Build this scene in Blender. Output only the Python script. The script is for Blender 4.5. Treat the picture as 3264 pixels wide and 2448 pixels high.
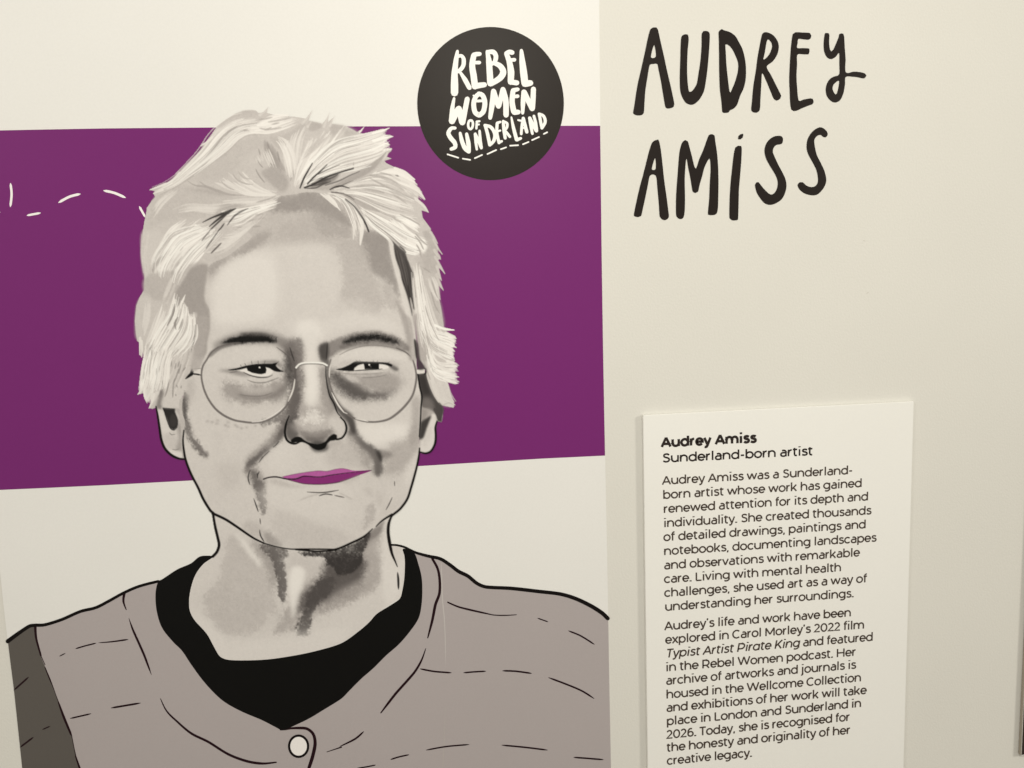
# Exhibition wall: printed portrait panel, hand-lettered name and a raised text card.
import bpy, bmesh, math, random
import numpy as np
from mathutils import Vector, Matrix
from mathutils.geometry import tessellate_polygon
C = bpy.context.scene.collection
for o in list(bpy.data.objects): bpy.data.objects.remove(o)

# ---------------------------------------------------------------- camera (solved from the vanishing points)
FPX, CXP, CYP = 2377.0, 1632.0, 1224.0
dv = np.array([695.0, 20976.0, FPX]); dv /= np.linalg.norm(dv)
dh = np.array([21628.0, -986.0, FPX]); dh -= dh.dot(dv)*dv; dh /= np.linalg.norm(dh)
dn = np.cross(dh, dv)
DIST = 0.85
CAM = np.array([0.0, -DIST, 1.45])
def wdir(c): return np.array([c.dot(dh), c.dot(dn), -c.dot(dv)])
cam_d = bpy.data.cameras.new('camera'); cam = bpy.data.objects.new('camera', cam_d); C.objects.link(cam)
r_, u_, b_ = wdir(np.array([1., 0, 0])), wdir(np.array([0, -1., 0])), wdir(np.array([0, 0, -1.]))
M = Matrix([[r_[0], u_[0], b_[0], CAM[0]], [r_[1], u_[1], b_[1], CAM[1]], [r_[2], u_[2], b_[2], CAM[2]], [0, 0, 0, 1]])
cam.matrix_world = M
cam_d.sensor_width = 36.0; cam_d.lens = 36.0*FPX/3264.0; cam_d.clip_start = 0.02; cam_d.clip_end = 50
bpy.context.scene.camera = cam

def W(px, py, h=0.0):
    """photo pixel -> point on the plane standing h metres proud of the wall"""
    d = wdir(np.array([px-CXP, py-CYP, FPX]))
    t = (DIST-h)/d[1]
    return (CAM[0]+t*d[0], -h, CAM[2]+t*d[2])
def Wn(px, py, h=0.0):
    px = np.asarray(px, float); py = np.asarray(py, float)
    c = np.stack([px-CXP, py-CYP, np.full_like(px, FPX)], -1)
    t = (DIST-h)/(c@dn)
    return np.stack([CAM[0]+t*(c@dh), np.full_like(px, -h), CAM[2]-t*(c@dv)], -1)

# ---------------------------------------------------------------- light: warm gallery spot, light from the right, added left fill, dim room light
world = bpy.data.worlds.new('World'); bpy.context.scene.world = world; world.use_nodes = True
bg = world.node_tree.nodes['Background']; bg.inputs[0].default_value = (1.0, 0.955, 0.835, 1); bg.inputs[1].default_value = 0.54
def area(name, loc, target, size, power, col):
    l = bpy.data.lights.new(name, 'AREA'); l.shape = 'DISK'; l.size = size; l.energy = power; l.color = col
    o = bpy.data.objects.new(name, l); C.objects.link(o); o.location = loc
    o.rotation_euler = (Vector(target)-Vector(loc)).to_track_quat('-Z', 'Y').to_euler(); return o
KEY = area('ceiling_spot', (0.16, -1.15, 2.06), (0.1, 0, 1.5), 0.16, 7.0, (1.0, 0.945, 0.82))
SIDE = area('side_light', (3.4, -2.0, 2.5), (0.3, 0, 1.35), 0.6, 50, (1.0, 0.945, 0.82))
SIDE_FILL = area('side_light', (-2.6, -2.4, 2.9), (-0.1, 0, 1.35), 1.0, 26, (1.0, 0.945, 0.82))  # added fill lamp, stands in for part of the even room light
sc = bpy.context.scene
sc.view_settings.view_transform = 'Standard'; sc.view_settings.look = 'None'; sc.view_settings.gamma = 1; sc.view_settings.exposure = 0.0
sc.render.engine = 'CYCLES'; sc.cycles.max_bounces = 6; sc.cycles.use_denoising = True

# ---------------------------------------------------------------- materials
def mat(name, rough=0.6, color=None, attr=False, bump=0.0, bscale=900, spec=0.3, mottle=0.0, mscale=3.0):
    m = bpy.data.materials.new(name); m.use_nodes = True; nt = m.node_tree; N = nt.nodes; L = nt.links
    p = N['Principled BSDF']; p.inputs['Roughness'].default_value = rough; p.inputs['Specular IOR Level'].default_value = spec
    tc = N.new('ShaderNodeTexCoord')
    if attr:
        a = N.new('ShaderNodeAttribute'); a.attribute_name = 'ink'; src = a.outputs['Color']
    else:
        a = N.new('ShaderNodeRGB'); a.outputs[0].default_value = (*color, 1); src = a.outputs[0]
    if mottle:
        n = N.new('ShaderNodeTexNoise'); n.inputs['Scale'].default_value = mscale; n.inputs['Detail'].default_value = 6
        n2 = N.new('ShaderNodeTexNoise'); n2.inputs['Scale'].default_value = 420; n2.inputs['Detail'].default_value = 3
        ad = N.new('ShaderNodeMath'); ad.operation = 'ADD'
        L.new(tc.outputs['Object'], n.inputs['Vector']); L.new(tc.outputs['Object'], n2.inputs['Vector'])
        L.new(n.outputs['Fac'], ad.inputs[0]); L.new(n2.outputs['Fac'], ad.inputs[1])
        mr = N.new('ShaderNodeMapRange'); mr.inputs[1].default_value = 0.6; mr.inputs[2].default_value = 1.4
        mr.inputs[3].default_value = 1-mottle; mr.inputs[4].default_value = 1+mottle*0.5
        mx = N.new('ShaderNodeVectorMath'); mx.operation = 'SCALE'
        L.new(ad.outputs[0], mr.inputs[0]); L.new(src, mx.inputs[0]); L.new(mr.outputs[0], mx.inputs['Scale']); src = mx.outputs[0]
    L.new(src, p.inputs['Base Color'])
    if bump:
        n = N.new('ShaderNodeTexNoise'); n.inputs['Scale'].default_value = bscale; n.inputs['Detail'].default_value = 4
        b = N.new('ShaderNodeBump'); b.inputs['Strength'].default_value = bump; b.inputs['Distance'].default_value = 0.0006
        L.new(tc.outputs['Object'], n.inputs['Vector']); L.new(n.outputs['Fac'], b.inputs['Height']); L.new(b.outputs[0], p.inputs['Normal'])
    return m
M_WALL = mat('matt_wall_paint', 0.75, (0.715, 0.708, 0.680), bump=0.35, bscale=380, spec=0.2, mottle=0.035, mscale=5)
M_PRINT = mat('printed_vinyl', 0.40, attr=True, bump=0.08, bscale=900, spec=0.14, mottle=0.03, mscale=6)
M_CARD = mat('foam_board_face', 0.6, (0.845, 0.845, 0.835), bump=0.06, bscale=900, spec=0.25, mottle=0.02, mscale=6)
M_CORE = mat('foam_board_edge', 0.8, (0.80, 0.79, 0.76), bump=0.1, bscale=1200, spec=0.1)
M_INK = mat('black_letter_vinyl', 0.42, (0.014, 0.0095, 0.008), spec=0.15, mottle=0.1, mscale=30)
M_TEXT = mat('brown_black_text_ink', 0.6, (0.066, 0.049, 0.040), spec=0.25)
M_TEXTB = mat('black_bold_ink', 0.6, (0.020, 0.013, 0.011), spec=0.25)
M_DARK = mat('dark_print', 0.4, (0.022, 0.013, 0.010), spec=0.4)
M_SIDE = mat('taupe_board_edge', 0.7, (0.36, 0.32, 0.27), spec=0.1)

# ---------------------------------------------------------------- print painter
import numpy as np, random, math, re
rng = random.Random(7)
SC = 0.5                       # raster cells per photo pixel
RX0, RY0, RX1, RY1 = 0, 300, 1960, 2448
RW, RH = int((RX1-RX0)*SC), int((RY1-RY0)*SC)
TILES = {'O': (0, 0, 1.0)}
for _k, _o in {'A1':(400,330),'A2':(944,330),'A3':(400,738),'A4':(944,738),'A5':(400,1146),'A6':(944,1146),'A7':(560,1554),'A8':(944,1554)}.items():
    TILES[_k] = (_o[0], _o[1], 2212/544)
for _k, _o in {'B1':(0,0),'B2':(1088,0),'B3':(2176,0),'B4':(0,816),'B5':(1088,816),'B6':(0,1632),'B7':(1088,1632),'B8':(2176,1632)}.items():
    TILES[_k] = (_o[0], _o[1], 2212/1088)
for _k, _o in {'C1':(2080,1360),'C2':(2440,1360),'C3':(2080,1660),'C4':(2440,1660),'C5':(2080,1940),'C6':(2440,1940),
               'F1':(2000,60),'F2':(2360,60),'F3':(2000,410),'F4':(2300,400)}.items():
    TILES[_k] = (_o[0], _o[1], 5.53)
TILES['D1'] = (2080, 2200, 6.691); TILES['D2'] = (2440, 2200, 6.691)
TILES['E'] = (1400, 140, 5.821)

def P(s):
    """'A1 10,20 30,40 B2 5,6' -> list of photo-pixel points (tile switches inline)"""
    out = []; ox = oy = 0; k = 1.0
    for tok in s.split():
        if ',' in tok:
            a, b = tok.split(',')
            out.append((ox+float(a)/k, oy+float(b)/k))
        else:
            ox, oy, k = TILES[tok]
    return out

def smooth(pts, closed=False, step=4.0):
    """Catmull-Rom through the points"""
    n = len(pts)
    if n < 3: 
        if n == 2:
            (x0,y0),(x1,y1) = pts; m = max(2, int(math.hypot(x1-x0,y1-y0)/step))
            return [(x0+(x1-x0)*i/m, y0+(y1-y0)*i/m) for i in range(m+1)]
        return pts
    out = []
    rngi = range(n) if closed else range(n-1)
    for i in rngi:
        if closed:
            p0, p1, p2, p3 = pts[(i-1)%n], pts[i], pts[(i+1)%n], pts[(i+2)%n]
        else:
            p0, p1, p2, p3 = pts[max(i-1,0)], pts[i], pts[i+1], pts[min(i+2,n-1)]
        m = max(1, min(24, int(math.hypot(p2[0]-p1[0], p2[1]-p1[1])/step)))
        # centripetal-ish damping: limit tangents by the chord length
        d = math.hypot(p2[0]-p1[0], p2[1]-p1[1])
        def tan(a, b):
            tx, ty = (b[0]-a[0])*0.5, (b[1]-a[1])*0.5
            L = math.hypot(tx, ty)
            if L > d > 0: tx, ty = tx*d/L, ty*d/L
            return tx, ty
        m1 = tan(p0, p2); m2 = tan(p1, p3)
        for j in range(m):
            t = j/m; t2 = t*t; t3 = t2*t
            h1 = 2*t3-3*t2+1; h2 = t3-2*t2+t; h3 = -2*t3+3*t2; h4 = t3-t2
            out.append((h1*p1[0]+h2*m1[0]+h3*p2[0]+h4*m2[0], h1*p1[1]+h2*m1[1]+h3*p2[1]+h4*m2[1]))
    if not closed: out.append(pts[-1])
    return out

def g(v):
    v = float(np.interp(v, (0, 30, 60, 100, 140, 180, 200, 216, 240, 255), (0, 18, 40, 78, 122, 172, 197, 214, 242, 250)))
    return (v, v*(0.892+0.066*v/230), v*(0.825+0.066*v/230))
def srgb(c):
    if not isinstance(c, (tuple, list)): c = g(c)
    c = np.clip(np.array(c, float)/255, 0, 1)
    return np.where(c <= 0.04045, c/12.92, ((c+0.055)/1.055)**2.4)

WHITE = (224, 217, 202)       # how plain paper reads in the photograph beside the face
PAPER = 0.80
def albedo(c):
    return np.clip(srgb(c)/srgb(WHITE)*PAPER, 0.004, 0.9)
img = np.empty((RH, RW, 3), np.float32)

def gauss(a, s):
    if s < 0.35: return a
    r = int(3*s)+1
    k = np.exp(-0.5*(np.arange(-r, r+1)/s)**2); k /= k.sum()
    a = np.pad(a, r, mode='edge')
    a = sum(k[i]*a[i:a.shape[0]-2*r+i, :] for i in range(2*r+1))
    a = sum(k[i]*a[:, i:a.shape[1]-2*r+i] for i in range(2*r+1))
    return a

def polymask(pts, pad=2, ss=3):
    """coverage mask of a polygon in raster space; returns (x0,y0,mask)"""
    p = np.array([((x-RX0)*SC, (y-RY0)*SC) for x, y in pts])
    x0 = max(0, int(p[:,0].min())-pad); x1 = min(RW, int(p[:,0].max())+pad+2)
    y0 = max(0, int(p[:,1].min())-pad); y1 = min(RH, int(p[:,1].max())+pad+2)
    if x1 <= x0 or y1 <= y0: return None
    W = x1-x0; H = y1-y0
    m = np.zeros((H, W))
    q = np.roll(p, -1, axis=0)
    for sub in range(ss):
        ys = y0+np.arange(H)+(sub+0.5)/ss
        acc = np.zeros((H, W+1))
        for (ax, ay), (bx, by) in zip(p, q):
            if ay == by: continue
            lo, hi = (ay, by) if ay < by else (by, ay)
            i0 = np.searchsorted(ys, lo, 'left'); i1 = np.searchsorted(ys, hi, 'left')
            if i1 <= i0: continue
            yy = ys[i0:i1]
            xx = ax+(yy-ay)*(bx-ax)/(by-ay)-x0
            sg = 1.0 if by > ay else -1.0
            xx = np.clip(xx, 0, W-1e-6)
            xi = xx.astype(int); fr = xx-xi
            rows = np.arange(i0, i1)
            np.add.at(acc, (rows, xi), sg*(1-fr)); np.add.at(acc, (rows, xi+1), sg*fr)
        m += np.clip(np.abs(np.cumsum(acc, axis=1)[:, :W]), 0, 1)
    return x0, y0, m/ss

def comp(x0, y0, m, col, a, lock=None):
    H, W = m.shape
    mm = (m*a)[..., None].astype(np.float32)
    if lock is not None: mm = mm*lock[y0:y0+H, x0:x0+W, None]
    v = img[y0:y0+H, x0:x0+W]
    v += (albedo(col).astype(np.float32)-v)*mm
    if CUR[0]:
        LAB[y0:y0+H, x0:x0+W][mm[..., 0] > CUR[1]] = CUR[0]

LOCK = None
CUR = [0, .02]
NAMES = ['', 'neck', 'ear', 'ear', 'hair', 'face', 'nose', 'eye', 'eye', 'eyebrow', 'eyebrow', 'lips', 'spectacles', 'outline']
def part(name_index, thr=.02):
    CUR[0] = name_index; CUR[1] = thr
LAB = np.zeros((RH, RW), np.uint8)
def F(s, col, soft=0.6, a=1.0, sm=True, noise=0.0):
    """filled shape; soft = blur radius in photo pixels"""
    pts = P(s) if isinstance(s, str) else s
    if sm: pts = smooth(pts, True, 8)
    r = polymask(pts, pad=int(3*soft*SC)+3)
    if r is None: return
    x0, y0, m = r
    m = gauss(m, soft*SC)
    if noise:
        nz = NZ[y0:y0+m.shape[0], x0:x0+m.shape[1]]
        m = np.clip(m*(1+noise*nz*.7)+3.2*m*(1-m)*nz*min(1, noise*4), 0, 1)
    comp(x0, y0, m, col, a, LOCK)

def S(s, w, col, a=1.0, soft=0.5, taper='bb', sm=True):
    """brush stroke; w = width in photo px, number or list along the stroke"""
    pts = P(s) if isinstance(s, str) else s
    if sm: pts = smooth(pts, False, 6)
    p = np.array([((x-RX0)*SC, (y-RY0)*SC) for x, y in pts])
    n = len(p)
    t = np.linspace(0, 1, n)
    ws = np.interp(t, np.linspace(0, 1, len(w)), w) if isinstance(w, (list, tuple)) else np.full(n, float(w))
    if taper == 'bb': ws = ws*np.minimum(1, 0.25+np.minimum(t, 1-t)*4)
    elif taper == 'tt': ws = ws*np.sin(np.pi*np.clip(t, .02, .98))**0.7
    elif taper == 'e': ws = ws*(1-t)**0.6
    elif taper == 's': ws = ws*t**0.6
    r = ws*0.5*SC*INKW+0.3
    R = r.max()+2+2*soft*SC
    x0 = max(0, int(p[:,0].min()-R)); x1 = min(RW, int(p[:,0].max()+R)+2)
    y0 = max(0, int(p[:,1].min()-R)); y1 = min(RH, int(p[:,1].max()+R)+2)
    if x1 <= x0 or y1 <= y0: return
    best = np.full((y1-y0, x1-x0), -9.0)
    for i in range(n-1):
        ax, ay = p[i]; bx, by = p[i+1]
        cx0 = max(x0, int(min(ax, bx)-R)); cx1 = min(x1, int(max(ax, bx)+R)+2)
        cy0 = max(y0, int(min(ay, by)-R)); cy1 = min(y1, int(max(ay, by)+R)+2)
        if cx1 <= cx0 or cy1 <= cy0: continue
        X = np.arange(cx0, cx1)[None, :]+0.5; Y = np.arange(cy0, cy1)[:, None]+0.5
        dx, dy = bx-ax, by-ay; L = dx*dx+dy*dy+1e-9
        u = np.clip(((X-ax)*dx+(Y-ay)*dy)/L, 0, 1)
        d = np.sqrt((X-ax-u*dx)**2+(Y-ay-u*dy)**2)
        v = (r[i]+(r[i+1]-r[i])*u)-d
        sub = best[cy0-y0:cy1-y0, cx0-x0:cx1-x0]
        np.maximum(sub, v, out=sub)
    aa = 0.5+soft*SC*1.5
    m = np.clip(best/(2*aa)+0.5, 0, 1)
    thin = np.clip(r.mean()*2/(aa), 0, 1)
    comp(x0, y0, m*m*(3-2*m), col, a, LOCK)

def T(A, B, n, cols, w, a=0.8, jit=2.0, t0=0.3, t1=0.3, soft=0.25, taper='tt'):
    w = [q*.8 for q in w] if isinstance(w, (list, tuple)) else w*.8; n = int(n*1.15); a = min(1, a*1.1)
    """a lock of n hair strands spread between two guide curves"""
    A = smooth(P(A) if isinstance(A, str) else A, False, 5); B = smooth(P(B) if isinstance(B, str) else B, False, 5)
    K = 10
    def res(c):
        c = np.array(c); d = np.r_[0, np.cumsum(np.hypot(*np.diff(c, axis=0).T))]
        s = np.linspace(0, d[-1], 40)
        return np.c_[np.interp(s, d, c[:,0]), np.interp(s, d, c[:,1])]
    A = res(A); B = res(B)
    for i in range(n):
        u = rng.random(); v = u+rng.uniform(-.12, .12)
        uu = np.linspace(u, v, 40)[:, None]
        c = A*(1-uu)+B*uu
        s0 = rng.random()*t0; s1 = 1-rng.random()*t1
        idx = np.linspace(s0*39, s1*39, K)
        q = np.c_[np.interp(idx, np.arange(40), c[:,0]), np.interp(idx, np.arange(40), c[:,1])]
        q = q+np.array([rng.gauss(0, jit), rng.gauss(0, jit)])
        ww = rng.choice(w) if isinstance(w, (list, tuple)) else w*rng.uniform(.6, 1.3)
        S([tuple(z) for z in q], ww, rng.choice(cols), a*rng.uniform(.6, 1.0), soft, taper)
NR = np.random.RandomState(3)
def fbm(h, w, scales=((2, .35), (5, .35), (14, .3))):
    o = np.zeros((h, w))
    for s, k in scales:
        b = NR.randn(h//s+3, w//s+3)
        yy = np.arange(h)/s; xx = np.arange(w)/s
        yi = yy.astype(int); xi = xx.astype(int); fy = (yy-yi)[:, None]; fx = (xx-xi)[None, :]
        o += k*((b[yi][:, xi]*(1-fy)+b[yi+1][:, xi]*fy)*(1-fx)+(b[yi][:, xi+1]*(1-fy)+b[yi+1][:, xi+1]*fy)*fx)
    return o
NZ = fbm(RH, RW); NZF = fbm(RH, RW, ((1, .5), (2, .5), (4, .35), (9, .2))); INKW = 1.0

# ---------------------------------------------------------------- the outlines shared by paint and parts
BAND_TOP = P('B1 -60,847 0,845 300,839 690,832 1380,826 B2 60,819 500,818 1440,815 1678,814')
BAND_BOT = P('B5 1710,1293 1300,1313 900,1337 495,1362 B4 1700,1432 1235,1455 700,1484 300,1503 0,1516 -60,1519')
HAIR = '''A5 350,640 300,625 315,580 335,500 300,540 265,525 285,480 250,430 160,452 185,370 215,280 225,180 205,130 225,30
 A3 245,1640 215,1540 205,1625 180,1590 172,1430 150,1420 130,1280 120,1160 140,960 190,830 240,760 246,600 236,500 213,380 206,250 220,60
 A1 222,1659 240,1540 262,1440 275,1350 330,1270 385,1210 360,1165 385,1140 310,1115 400,1072 560,1018 650,960 735,860 850,730 960,620 1025,525
 975,545 1100,440 1130,370 1180,300 1300,210 1420,132 1530,92 1640,85 1690,90 1720,122 1785,110 1850,45 1830,120 1960,150 2200,170
 A2 120,195 205,90 165,220 250,240 340,262 400,180 425,140 410,240 490,170 460,262 640,290 740,340 790,372 880,300 825,385 950,392 1060,370 1205,315
 1110,402 1215,405 1255,425 1190,465 1080,515 1200,515 1215,540 1140,580 1240,575 1235,610 1190,650 1175,690 1240,712 1145,742 1165,770 1330,850 1540,975 1530,995
 1350,910 1440,1000 1560,1100 1670,1230 1665,1245 1583,1190 1582,1250 1680,1340 1715,1410 1625,1385 1640,1480 1700,1560 1745,1620
 A4 1745,0 1830,150 1770,80 1800,160 1890,290 1835,210 1835,300 1870,355 1832,370 1925,545 1850,470 1880,630 1835,590 1905,760 1845,700 1850,860 1880,1000 1915,1240
 2045,1270 2045,1282 1940,1290 2060,1350 2075,1385 2035,1400 2055,1490 2000,1520 2040,1640
 A6 2060,10 2045,40 2090,95 2005,95 2055,150 1985,145 2045,225 1995,225 2085,305 2060,322 1950,292 1985,410 2010,500 2050,590 2038,625
 1930,602 1860,585 1790,480 1740,370 1700,250 1680,150 1640,60 1600,0 A4 1590,1500 1540,1100 1300,300 1100,0 A2 700,1400 300,1150
 A1 1960,1150 1500,1500 A3 1050,500 1060,1000 1050,1400 A5 900,120 800,250 760,420 720,520 730,640 480,620 470,660 395,620'''
FACE = '''A5 770,260 850,130 950,0 A3 1010,1659 1060,1400 1095,1250 1090,1030 1020,860 1045,640 1090,440 1300,330 1480,200 1640,60
 A1 1500,1600 1700,1450 1850,1330 1960,1215 A2 0,1172 120,1150 300,1160 520,1240 760,1380 960,1480 1130,1600 A4 1160,20 1200,90 1250,380 1330,650 1450,980 1500,1150
 1530,1480 1560,1659 A6 1560,60 1580,220 1600,360 1628,480 1618,640 1610,800 1590,1045 1598,1150 1590,1250 1565,1380 1530,1520 1495,1640
 A8 1490,0 1440,150 1350,280 1250,350 1150,405 1040,500 870,640 700,725 530,795 300,828 0,800
 A7 1640,802 1480,797 1300,768 1130,720 1000,650 780,500 640,410 480,330 450,300 270,0 A5 940,1659 870,1530 820,1420 775,1290 755,1180 745,1050 757,920
 770,800 740,700 735,560 760,420'''
EAR_L = 'A5 395,600 480,560 600,560 730,600 745,760 755,920 745,1050 757,1290 700,1285 600,1245 510,1155 462,1040 438,880 415,720'
EAR_R = 'A6 1575,190 1690,180 1710,260 1760,380 1810,490 1890,590 1905,650 1885,810 1828,800 1810,880 1812,1000 1800,1100 1745,1195 1670,1220 1600,1200 1595,1050 1612,800 1620,640 1628,480 1600,360'
NECK = '''A7 480,330 640,410 780,500 1000,650 1130,720 1300,768 1480,797 1640,802 1830,828 2080,800 A8 530,795 700,725 870,640 1040,500 1150,405 1250,350
 1215,450 1205,560 1215,680 1235,740 1330,745 1400,790 1420,1000 1415,1150 1385,1400 1340,1440 1200,1530 1050,1640
 B7 180,715 110,775 0,850 B6 2050,900 1880,937 1700,960 1500,960 1430,940 1390,880 1340,790 1260,700 1230,640 1225,570 1240,480 1270,400 1320,330 1385,285
 A7 530,840 562,750 545,650 510,500'''

def paint():
    global LOCK
    bandc = (113, 38, 98)
    img[:] = albedo(WHITE).astype(np.float32)
    F(BAND_TOP+BAND_BOT, bandc, 0.3, sm=False)
    # ------------------------------------------------ neck
    part(1); F(NECK, 208, .6)
    r = polymask(smooth(P(NECK), True, 8)); L = np.zeros((RH, RW), np.float32); L[r[1]:r[1]+r[2].shape[0], r[0]:r[0]+r[2].shape[1]] = r[2]
    LOCK = L
    F('A7 600,560 800,560 1100,740 1300,900 1350,1500 1300,1800 900,1950 450,1800 330,1400 560,1150', 200, 16, .6)
    F('A7 670,690 760,640 880,720 1000,880 1120,1060 1250,1220 1290,1400 1290,1659 B6 1740,650 1690,740 1600,790 1480,785 1380,720 1320,590 1345,500 1420,430', 190, 7, .75, noise=.35)
    F('A7 380,1500 560,1300 800,1350 1100,1500 1100,1750 700,1850 480,1750', 190, 10, .5, noise=.4)
    F('A7 760,600 880,670 1000,820 1130,990 1090,1010 950,870 850,730', 224, 5, .7)
    F('A7 980,700 1120,720 1260,900 1320,1200 1250,1350 1180,1050 1080,900', 160, 8, .75, noise=.1)
    F('A7 1090,715 1400,770 1470,850 1410,950 1430,1200 1435,1440 1385,1500 1340,1440 1318,1250 1285,1050 1220,900 1110,810', 112, 3.5, .9, noise=.35)
    F('A7 1480,850 1650,870 1900,950 1900,1100 1700,1300 1550,1550 1500,1300 1450,1050', 196, 10, .7)
    F('A8 880,620 1090,560 1150,440 1130,560 1080,640 1095,900 1110,1180 1000,1330 800,1440 600,1560 350,1659 0,1800 -300,1900 -60,1450 200,1200 500,1000 750,900', 178, 9, .95, noise=.15)
    F('A8 420,880 850,880 900,1020 850,1180 700,1300 480,1440 300,1540 150,1600 0,1640 50,1450 160,1320 300,1180', 112, 10, 1, noise=.08)
    F('A8 500,1350 750,1250 900,1200 800,1380 560,1500 350,1580', 158, 10, .6, noise=.15)
    F('A8 880,620 960,560 1110,500 1080,600 930,720 870,850', 128, 6, .7)
    F('A8 20,835 300,838 560,800 700,735 870,650 960,590 935,700 870,860 825,1000 760,1070 690,1120 540,1135 480,1040 400,1010 370,915 200,900 80,880', 76, 2.6, .95, noise=.3)
    F('A8 1000,540 1050,500 1150,430 1100,560 1060,620 950,670', 150, 3, .8)
    F('A7 1500,1050 1600,1020 1680,1090 1650,1250 1580,1450 1520,1700 1490,1500 1470,1250', 230, 6, .85)
    F('B6 2150,420 2080,430 2020,520 1965,640 1925,730 1920,790 1960,815 2000,790 2015,700 2080,580 2170,500', 98, 4.5, .85, noise=.35)
    F('B6 1230,640 1300,760 1420,960 1700,970 2100,890 2212,830 B7 100,700 50,740 B6 2150,750 1900,800 1500,830 1350,700', 216, 12, .7)
    F('B7 300,40 300,210 360,350 400,260 400,450 380,540 290,590 260,400 270,200', 218, 7, .8)
    LOCK = None
    # ------------------------------------------------ ears
    part(2); F(EAR_L, 205, .5)
    F('A5 420,640 470,640 560,900 600,930 520,960 470,900', 214, 4, .8)
    F('A5 520,960 640,960 690,1150 640,1180 560,1180 500,1060', 196, 5, .8)
    F('A5 660,860 745,820 740,1050 750,1260 700,1200 650,1180 690,1000', 160, 5, .8)
    F('A5 520,1150 620,1190 740,1200 745,1270 640,1250', 218, 4, .8)
    F('A5 480,605 640,612 645,680 685,790 672,880 625,915 580,890 540,780 500,680', 62, 1.2)
    F('A5 600,700 640,720 670,800 650,870 600,880 570,800', 90, 3, .5)
    S('A5 495,640 540,790 585,895 630,915 668,880', 2.2, 30)
    S('A5 570,950 595,975 640,970', 1.6, 100, .7)
    S('A5 610,1165 650,1172 690,1160', 1.6, 110, .7)
    F('A5 640,600 740,590 735,860 700,840 690,720 650,660', 178, 3, .8)
    S('A5 735,600 742,720 722,865', [2, 3.4, 2], 28, taper='bb')
    part(3); F(EAR_R, 190, .5)
    F('A6 1575,190 1690,180 1710,260 1760,380 1810,490 1890,590 1905,650 1880,810 1840,800 1790,690 1700,640 1640,620 1625,480 1590,350', 88, 1.5)
    F('A6 1640,500 1760,520 1790,660 1700,650 1630,640', 140, 6, .7)
    F('A6 1600,230 1680,220 1700,330 1740,430 1660,450 1620,350', 70, 4, .7)
    F('A6 1640,650 1740,640 1790,690 1700,740 1630,800', 175, 4, .8)
    F('A6 1770,700 1805,720 1812,820 1800,950 1790,1100 1740,1180 1660,1205 1610,1180 1620,1060 1660,1000 1700,900 1730,800', 214, 2, 1)
    F('A6 1640,1030 1700,940 1740,850 1750,1000 1700,1100 1640,1150', 200, 5, .6)
    F('A6 1620,800 1680,760 1755,725 1725,810 1690,900 1650,1020 1590,1045 1600,920', 62, 2.5, .95)
    F('A6 1620,640 1700,650 1690,740 1620,800', 150, 4, .6)
    # ------------------------------------------------ hair, flat under-layer
    hc = 197
    part(4)
    F('A1 1300,1250 1960,1150 A2 0,1120 700,1150 1000,1659 A4 1500,300 1560,1659 1200,1659 1000,300 0,100 A3 1300,600 A5 1000,100 760,600 720,300 A3 900,1000 800,300', 196, .6, sm=False)
    F(HAIR, hc, .4, sm=False)
    F('A5 395,620 420,500 440,340 480,300 500,520 460,640', 130, 3, .8)
    F('A5 490,480 600,340 740,200 740,420 700,600 480,610', 204, 3, .9)
    # ------------------------------------------------ face
    part(5); F('A5 700,520 800,500 820,900 790,1290 740,1290 715,900', 190, .5); F(FACE, 205, .6)
    r = polymask(smooth(P(FACE), True, 8)); L = np.zeros((RH, RW), np.float32); L[r[1]:r[1]+r[2].shape[0], r[0]:r[0]+r[2].shape[1]] = r[2]
    LOCK = L
    # forehead
    F('A1 1500,1659 1700,1400 1960,1200 A2 0,1170 300,1150 640,1430 760,1659 A4 1130,0 1200,200 1000,500 700,300 300,150 0,170 A3 1700,200 1500,300 1300,500 1100,700 1000,500', 190, 12, .95)
    F('A1 1960,1210 A2 300,1150 640,1430 740,1600 500,1540 200,1400 A1 2000,1400 1800,1380', 160, 9, .9, noise=.12)
    F('A2 0,1500 300,1450 700,1659 A4 500,90 0,100 A3 1900,80', 182, 10, .6, noise=.2)
    F('A2 230,1460 420,1500 560,1600 700,1640 A4 700,80 350,20', 168, 6, .5, noise=.4)
    F('A4 850,0 1130,0 1200,100 1260,420 1340,720 1320,850 1180,720 1080,600 980,540 900,380 830,200', 160, 7, .95, noise=.1)
    F('A4 480,190 700,120 900,200 960,500 1080,620 1200,640 1330,900 1300,1040 1150,940 1100,1060 900,1080 760,1000 600,960 560,800 600,600 560,380', 186, 8, .85, noise=.2)
    F('A4 560,900 760,860 1000,960 1150,1100 1000,1180 700,1130 450,1180 350,1100', 203, 9, .6, noise=.3)
    F('A4 1060,600 1180,640 1260,760 1200,880 1090,830', 205, 7, .45, noise=.3)
    F('A4 1120,700 1200,700 1230,820 1170,880', 172, 4, .4, noise=.4)
    F('A4 -400,300 300,200 500,400 560,800 300,1100 -300,1100 -500,700', 209, 14, .6)
    F('A3 1200,500 1500,300 1900,330 2000,700 1900,1100 1500,1200 1150,1180 1130,800', 220, 14, .8)
    F('A3 1950,300 2212,350 2212,1050 2000,1100 1960,700', 206, 9, .5)
    F('A4 -120,1180 300,1150 700,1050 1200,1150 1350,1300 900,1230 500,1300 250,1400 0,1350', 214, 10, .7)
    F('A3 1000,470 1120,400 1080,640 1060,840 1100,1000 1110,1300 1060,1500 1000,1500 1050,1250 1010,860', 200, 7, .7)
    F('A3 1090,420 1400,270 1620,100 1640,60 1900,0 1750,180 1500,300 1250,420 1100,600', 172, 7, .9, noise=.1)
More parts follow.
